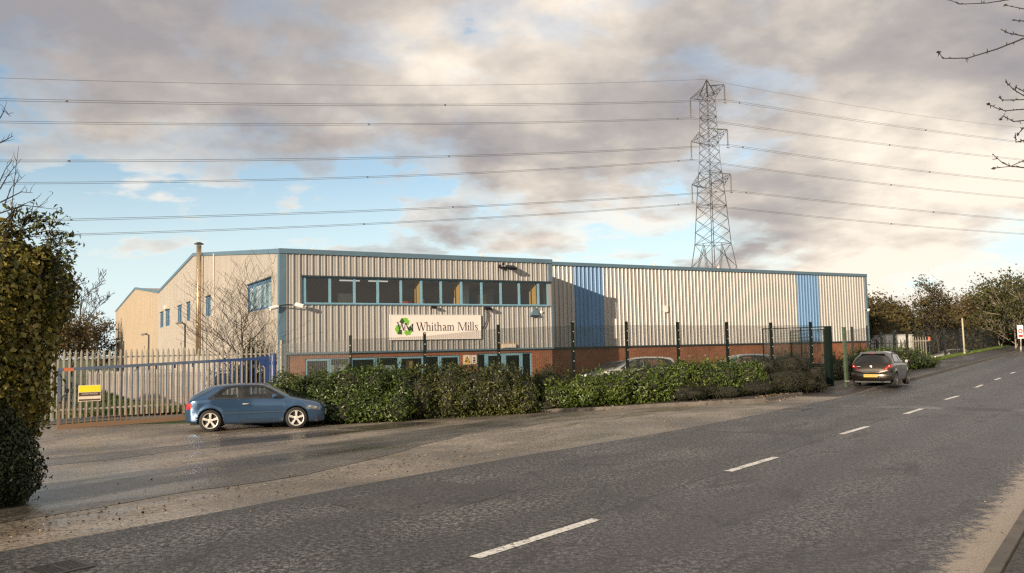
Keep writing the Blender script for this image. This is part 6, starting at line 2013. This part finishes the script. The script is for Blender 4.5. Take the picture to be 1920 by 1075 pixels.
# overhanging twigs of a roadside tree just out of frame on the right
ov = empty('roadside_tree', to_xy(6.5, -7.2) + (.1,)); tag(ov, 'bare overhanging twigs of a roadside tree in the top right corner', 'tree')
offv = np.array(ov.location); mb = MB()
rgO = np.random.default_rng(97)
top = np.array([.3, .2, 6.3])
mb.tube([(0, 0, -.2), (.1, 0, 2.2), (.2, .1, 4.4), top], [.16, .14, .10, .06], 8)
LPo = []
TW = [[(2060, 60), (1920, 72), (1870, 92), (1815, 109), (1768, 110), (1760, 98)], [(2050, -30), (1900, -2), (1850, 6), (1800, 8), (1780, 0)], [(2060, 70), (1920, 68), (1890, 62), (1878, 56)], [(2040, 20), (1920, 17), (1885, 10)], [(2050, 40), (1920, 40), (1900, 38)],
      [(2060, 210), (1920, 180), (1900, 168), (1886, 153)], [(2060, 200), (1920, 172), (1905, 164)], [(2060, 190), (1920, 187), (1880, 188), (1874, 182)], [(2060, 215), (1920, 205), (1885, 208), (1866, 202), (1853, 195)], [(2060, 240), (1920, 226), (1900, 228), (1882, 218), (1876, 224)],
      [(2060, 270), (1920, 263), (1905, 267), (1904, 250)], [(2060, 280), (1925, 299), (1895, 312), (1863, 316)], [(1925, 315), (1895, 312), (1880, 306), (1862, 290)], [(2060, 260), (1920, 240), (1908, 252)]]
for k, tw in enumerate(TW):
    Y = 7.0 + .25 * math.sin(k * 2.3)
    q = [atY(x, y, Y + .12 * i) - offv for i, (x, y) in enumerate(reversed(tw))][::-1]
    if tw[0][0] > 2000: mb.tube([top * (.95 - .02 * k) , (top * (.95 - .02 * k) + q[0]) / 2 + np.array([0, 0, .25]), q[0]], [.03, .018, .011], 5)
    n = len(q); mb.tube(q, list(np.linspace(.0085 if k == 0 else .006, .0025, n)), 5)
    for i in range(n - 1):
        for _ in range(5):
            t = q[i] + (q[i + 1] - q[i]) * rgO.random(); e = t + rgO.normal(size=3) * np.array([.012, .012, .014])
            mb.tube([t, e], [.0055, .002], 4)
    LPo.append(q[-1])
mb.build('trunk', M['twig'], ov)
LPo = np.array(LPo) ; nn_ = rgO.normal(size=LPo.shape); nn_[:, 1] -= 1.2
leaf_mesh('leaf', LPo, nn_, .045, M['twig'], ov, rgO, .6, .2, .6)

# ================================================================== grass bank, verge, litter, ironwork
def bank():
    A = PA + np.array([.9, 1.2]); n, m = 30, 10; V = []; UVs = []
    ld = (PB - PA) / np.linalg.norm(PB - PA); nd = np.array([-ld[1], ld[0]])
    for i in range(n):
        u = i / (n - 1) * 8.5 - 2.0
        for j in range(m):
            v = j / (m - 1)
            h = 1.95 * (1 - sstep(-1, 6.4, u)) * (v ** .8)
            p = PA + ld * u + nd * (.8 + v * 4.2)
            V.append((p[0], p[1], -.28 + h + .03 * math.sin(3 * u + 5 * v)))
    F = [(i * m + j, (i + 1) * m + j, (i + 1) * m + j + 1, i * m + j + 1) for i in range(n - 1) for j in range(m - 1)]
    o = np_mesh('grass_bank', V, F, M['turf'], smooth=True); tag(o, kind='structure')
    rg = np.random.default_rng(61); k = 9000
    i = rg.integers(0, n - 1, k); j = rg.integers(0, m - 1, k); a, b = rg.random(k)[:, None], rg.random(k)[:, None]
    V = np.array(V).reshape(n, m, 3)
    P = V[i, j] * (1 - a) * (1 - b) + V[i + 1, j] * a * (1 - b) + V[i, j + 1] * (1 - a) * b + V[i + 1, j + 1] * a * b
    return P
def blades(name, label, P, h, mat_, rg, w=.02):
    n = len(P); a = rg.uniform(0, 6.28, n); d = np.stack([np.cos(a), np.sin(a), np.zeros(n)], 1) * w * .5
    t = P + np.stack([rg.normal(size=n) * h * .4, rg.normal(size=n) * h * .4, h * rg.uniform(.5, 1.2, n)], 1)
    V = np.stack([P - d, P + d, t], 1).reshape(-1, 3)
    i = np.arange(n) * 3; F = np.stack([i, i + 1, i + 2], 1)
    o = np_mesh(name, V, F, mat_); tag(o, label, 'grass', kind='stuff'); return o
blades('grass', 'rough green grass on the bank behind the palisade fence', bank(), .16, M['grass'], np.random.default_rng(62), .04)
# verge between pavement and hedge on the right
VS = np.arange(49, 165, 2.0)
sheet('grass_verge', VS, lambda s: PHI(s) + .01, lambda s: PHI(s) + 2.2 + 0 * s, 6, lambda s, l: .13 - .08 * sstep(.6, 2.2, l - PHI(s)), M['turf'])
rgV = np.random.default_rng(63); k = 16000
sv = rgV.uniform(49, 150, k); lv = PHI(sv) + rgV.uniform(.05, 1.9, k); xv, yv = to_xy(sv, lv)
blades('grass', 'bright mown grass verge beside the right pavement', np.stack([xv, yv, g_sl(sv, lv) + .13 - .08 * sstep(.6, 2.2, lv - PHI(sv))], 1), .12, M['grass'], rgV, .10)
# near-side verge
rgV = np.random.default_rng(64)

# fallen leaves and twigs
def litter():
    rg = np.random.default_rng(66); P = []
    def put(n, fs, fl):
        s = fs(n); l = fl(n); x, y = to_xy(s, l); P.append(np.stack([x, y, g_sl(s, l) + .014], 1))
    put(150, lambda n: rg.uniform(-2.6, 6, n), lambda n: rg.normal(5.4, .6, n))
    put(90, lambda n: rg.normal(-1.9, .6, n), lambda n: rg.normal(5.6, .45, n))
    put(80, lambda n: rg.uniform(-1, 16, n), lambda n: rg.uniform(4.6, 9, n))
    put(24, lambda n: rg.uniform(0, 12, n), lambda n: rg.uniform(-4.1, -3.7, n))
    P = np.concatenate(P); n = len(P)
    nr = rg.normal(size=(n, 3)) * .4; nr[:, 2] += 1
    m_ = foliage_mat('fallen_leaf_colours', [(.02, .013, .007), (.035, .024, .014), (.12, .08, .05), (.34, .27, .19), (.05, .035, .02), (.40, .20, .04)], .6, .1, .01)
    o = leaf_mesh('fallen_leaves', P, nr, .048, m_, None, rg, .6, .3, 0); tag(o, 'fallen leaves and twigs littering the forecourt edge', 'leaf litter', kind='stuff')
    # leaf drift on the pavement by the green post and under the shrubs
    Q = []
    for _ in range(500):
        px, py_ = rg.uniform(1540, 1590), rg.uniform(704, 716); Q.append(gp(px, py_) + np.array([0, 0, .13]))
    for _ in range(500):
        s = rg.uniform(KP[0][0], 26); l = float(KERB(s)) + rg.uniform(.15, .8); x, y = to_xy(s, l); Q.append(np.array([x, y, float(g_sl(s, l)) + .09]))
    for _ in range(120):
        s = rg.uniform(KP[0][0], 26); l = float(KERB(s)) - abs(rg.normal() * .25); x, y = to_xy(s, l); Q.append(np.array([x, y, float(g_sl(s, l)) + .02]))
    Q = np.array(Q); nr = rg.normal(size=Q.shape) * .5; nr[:, 2] += .8
    o = leaf_mesh('fallen_leaves', Q, nr, .075, m_, None, rg, .6, .3, 0); tag(o, 'brown leaf litter drifted along the kerb of the shrub bed', 'leaf litter', kind='stuff')
litter()
# gully grate at the bottom left and the manhole cover by the road edge
gg = gp(112, 1067); gr_ = empty('drain_grate', (gg[0], gg[1], float(g(gg[0], gg[1])) + .006), R_(52)); tag(gr_, 'iron drain grate set in the road at the bottom left corner', 'drain')
M['iron'] = mat('cast_iron', (.055, .05, .048), .5, .3, var=.35, scale=14, dirt=.4, bump=.3)
mb = MB(); mb.box(-.24, .24, -.24, -.20, 0, .012); mb.box(-.24, .24, .20, .24, 0, .012); mb.box(-.24, -.20, -.20, .20, 0, .012); mb.box(.20, .24, -.20, .20, 0, .012); mb.build('frame', M['iron'], gr_)
mb = MB()
for k in range(7): mb.box(-.19, .19, -.185 + k * .056, -.155 + k * .056, 0, .009)
mb.box(-.015, .015, -.19, .19, .0095, .011)
mb.build('grating', M['iron'], gr_)
mb = MB(); mb.box(-.2, .2, -.2, .2, 0, .001); mb.build('pit', M['black'], gr_)
mh = gp(1490, 768.5); mo = empty('manhole_cover', (mh[0], mh[1], float(g(mh[0], mh[1])) + .007), R_(53)); tag(mo, 'dark manhole cover at the left edge of the road near the shrub bed', 'manhole cover')
mb = MB(); mb.box(-.55, .55, -.38, .38, -.005, .006); mb.build('frame', M['iron'], mo)
mb = MB(); mb.box(-.47, -.01, -.31, .31, .0065, .012); mb.box(.01, .47, -.31, .31, .0065, .012); mb.build('lid', M['iron'], mo)
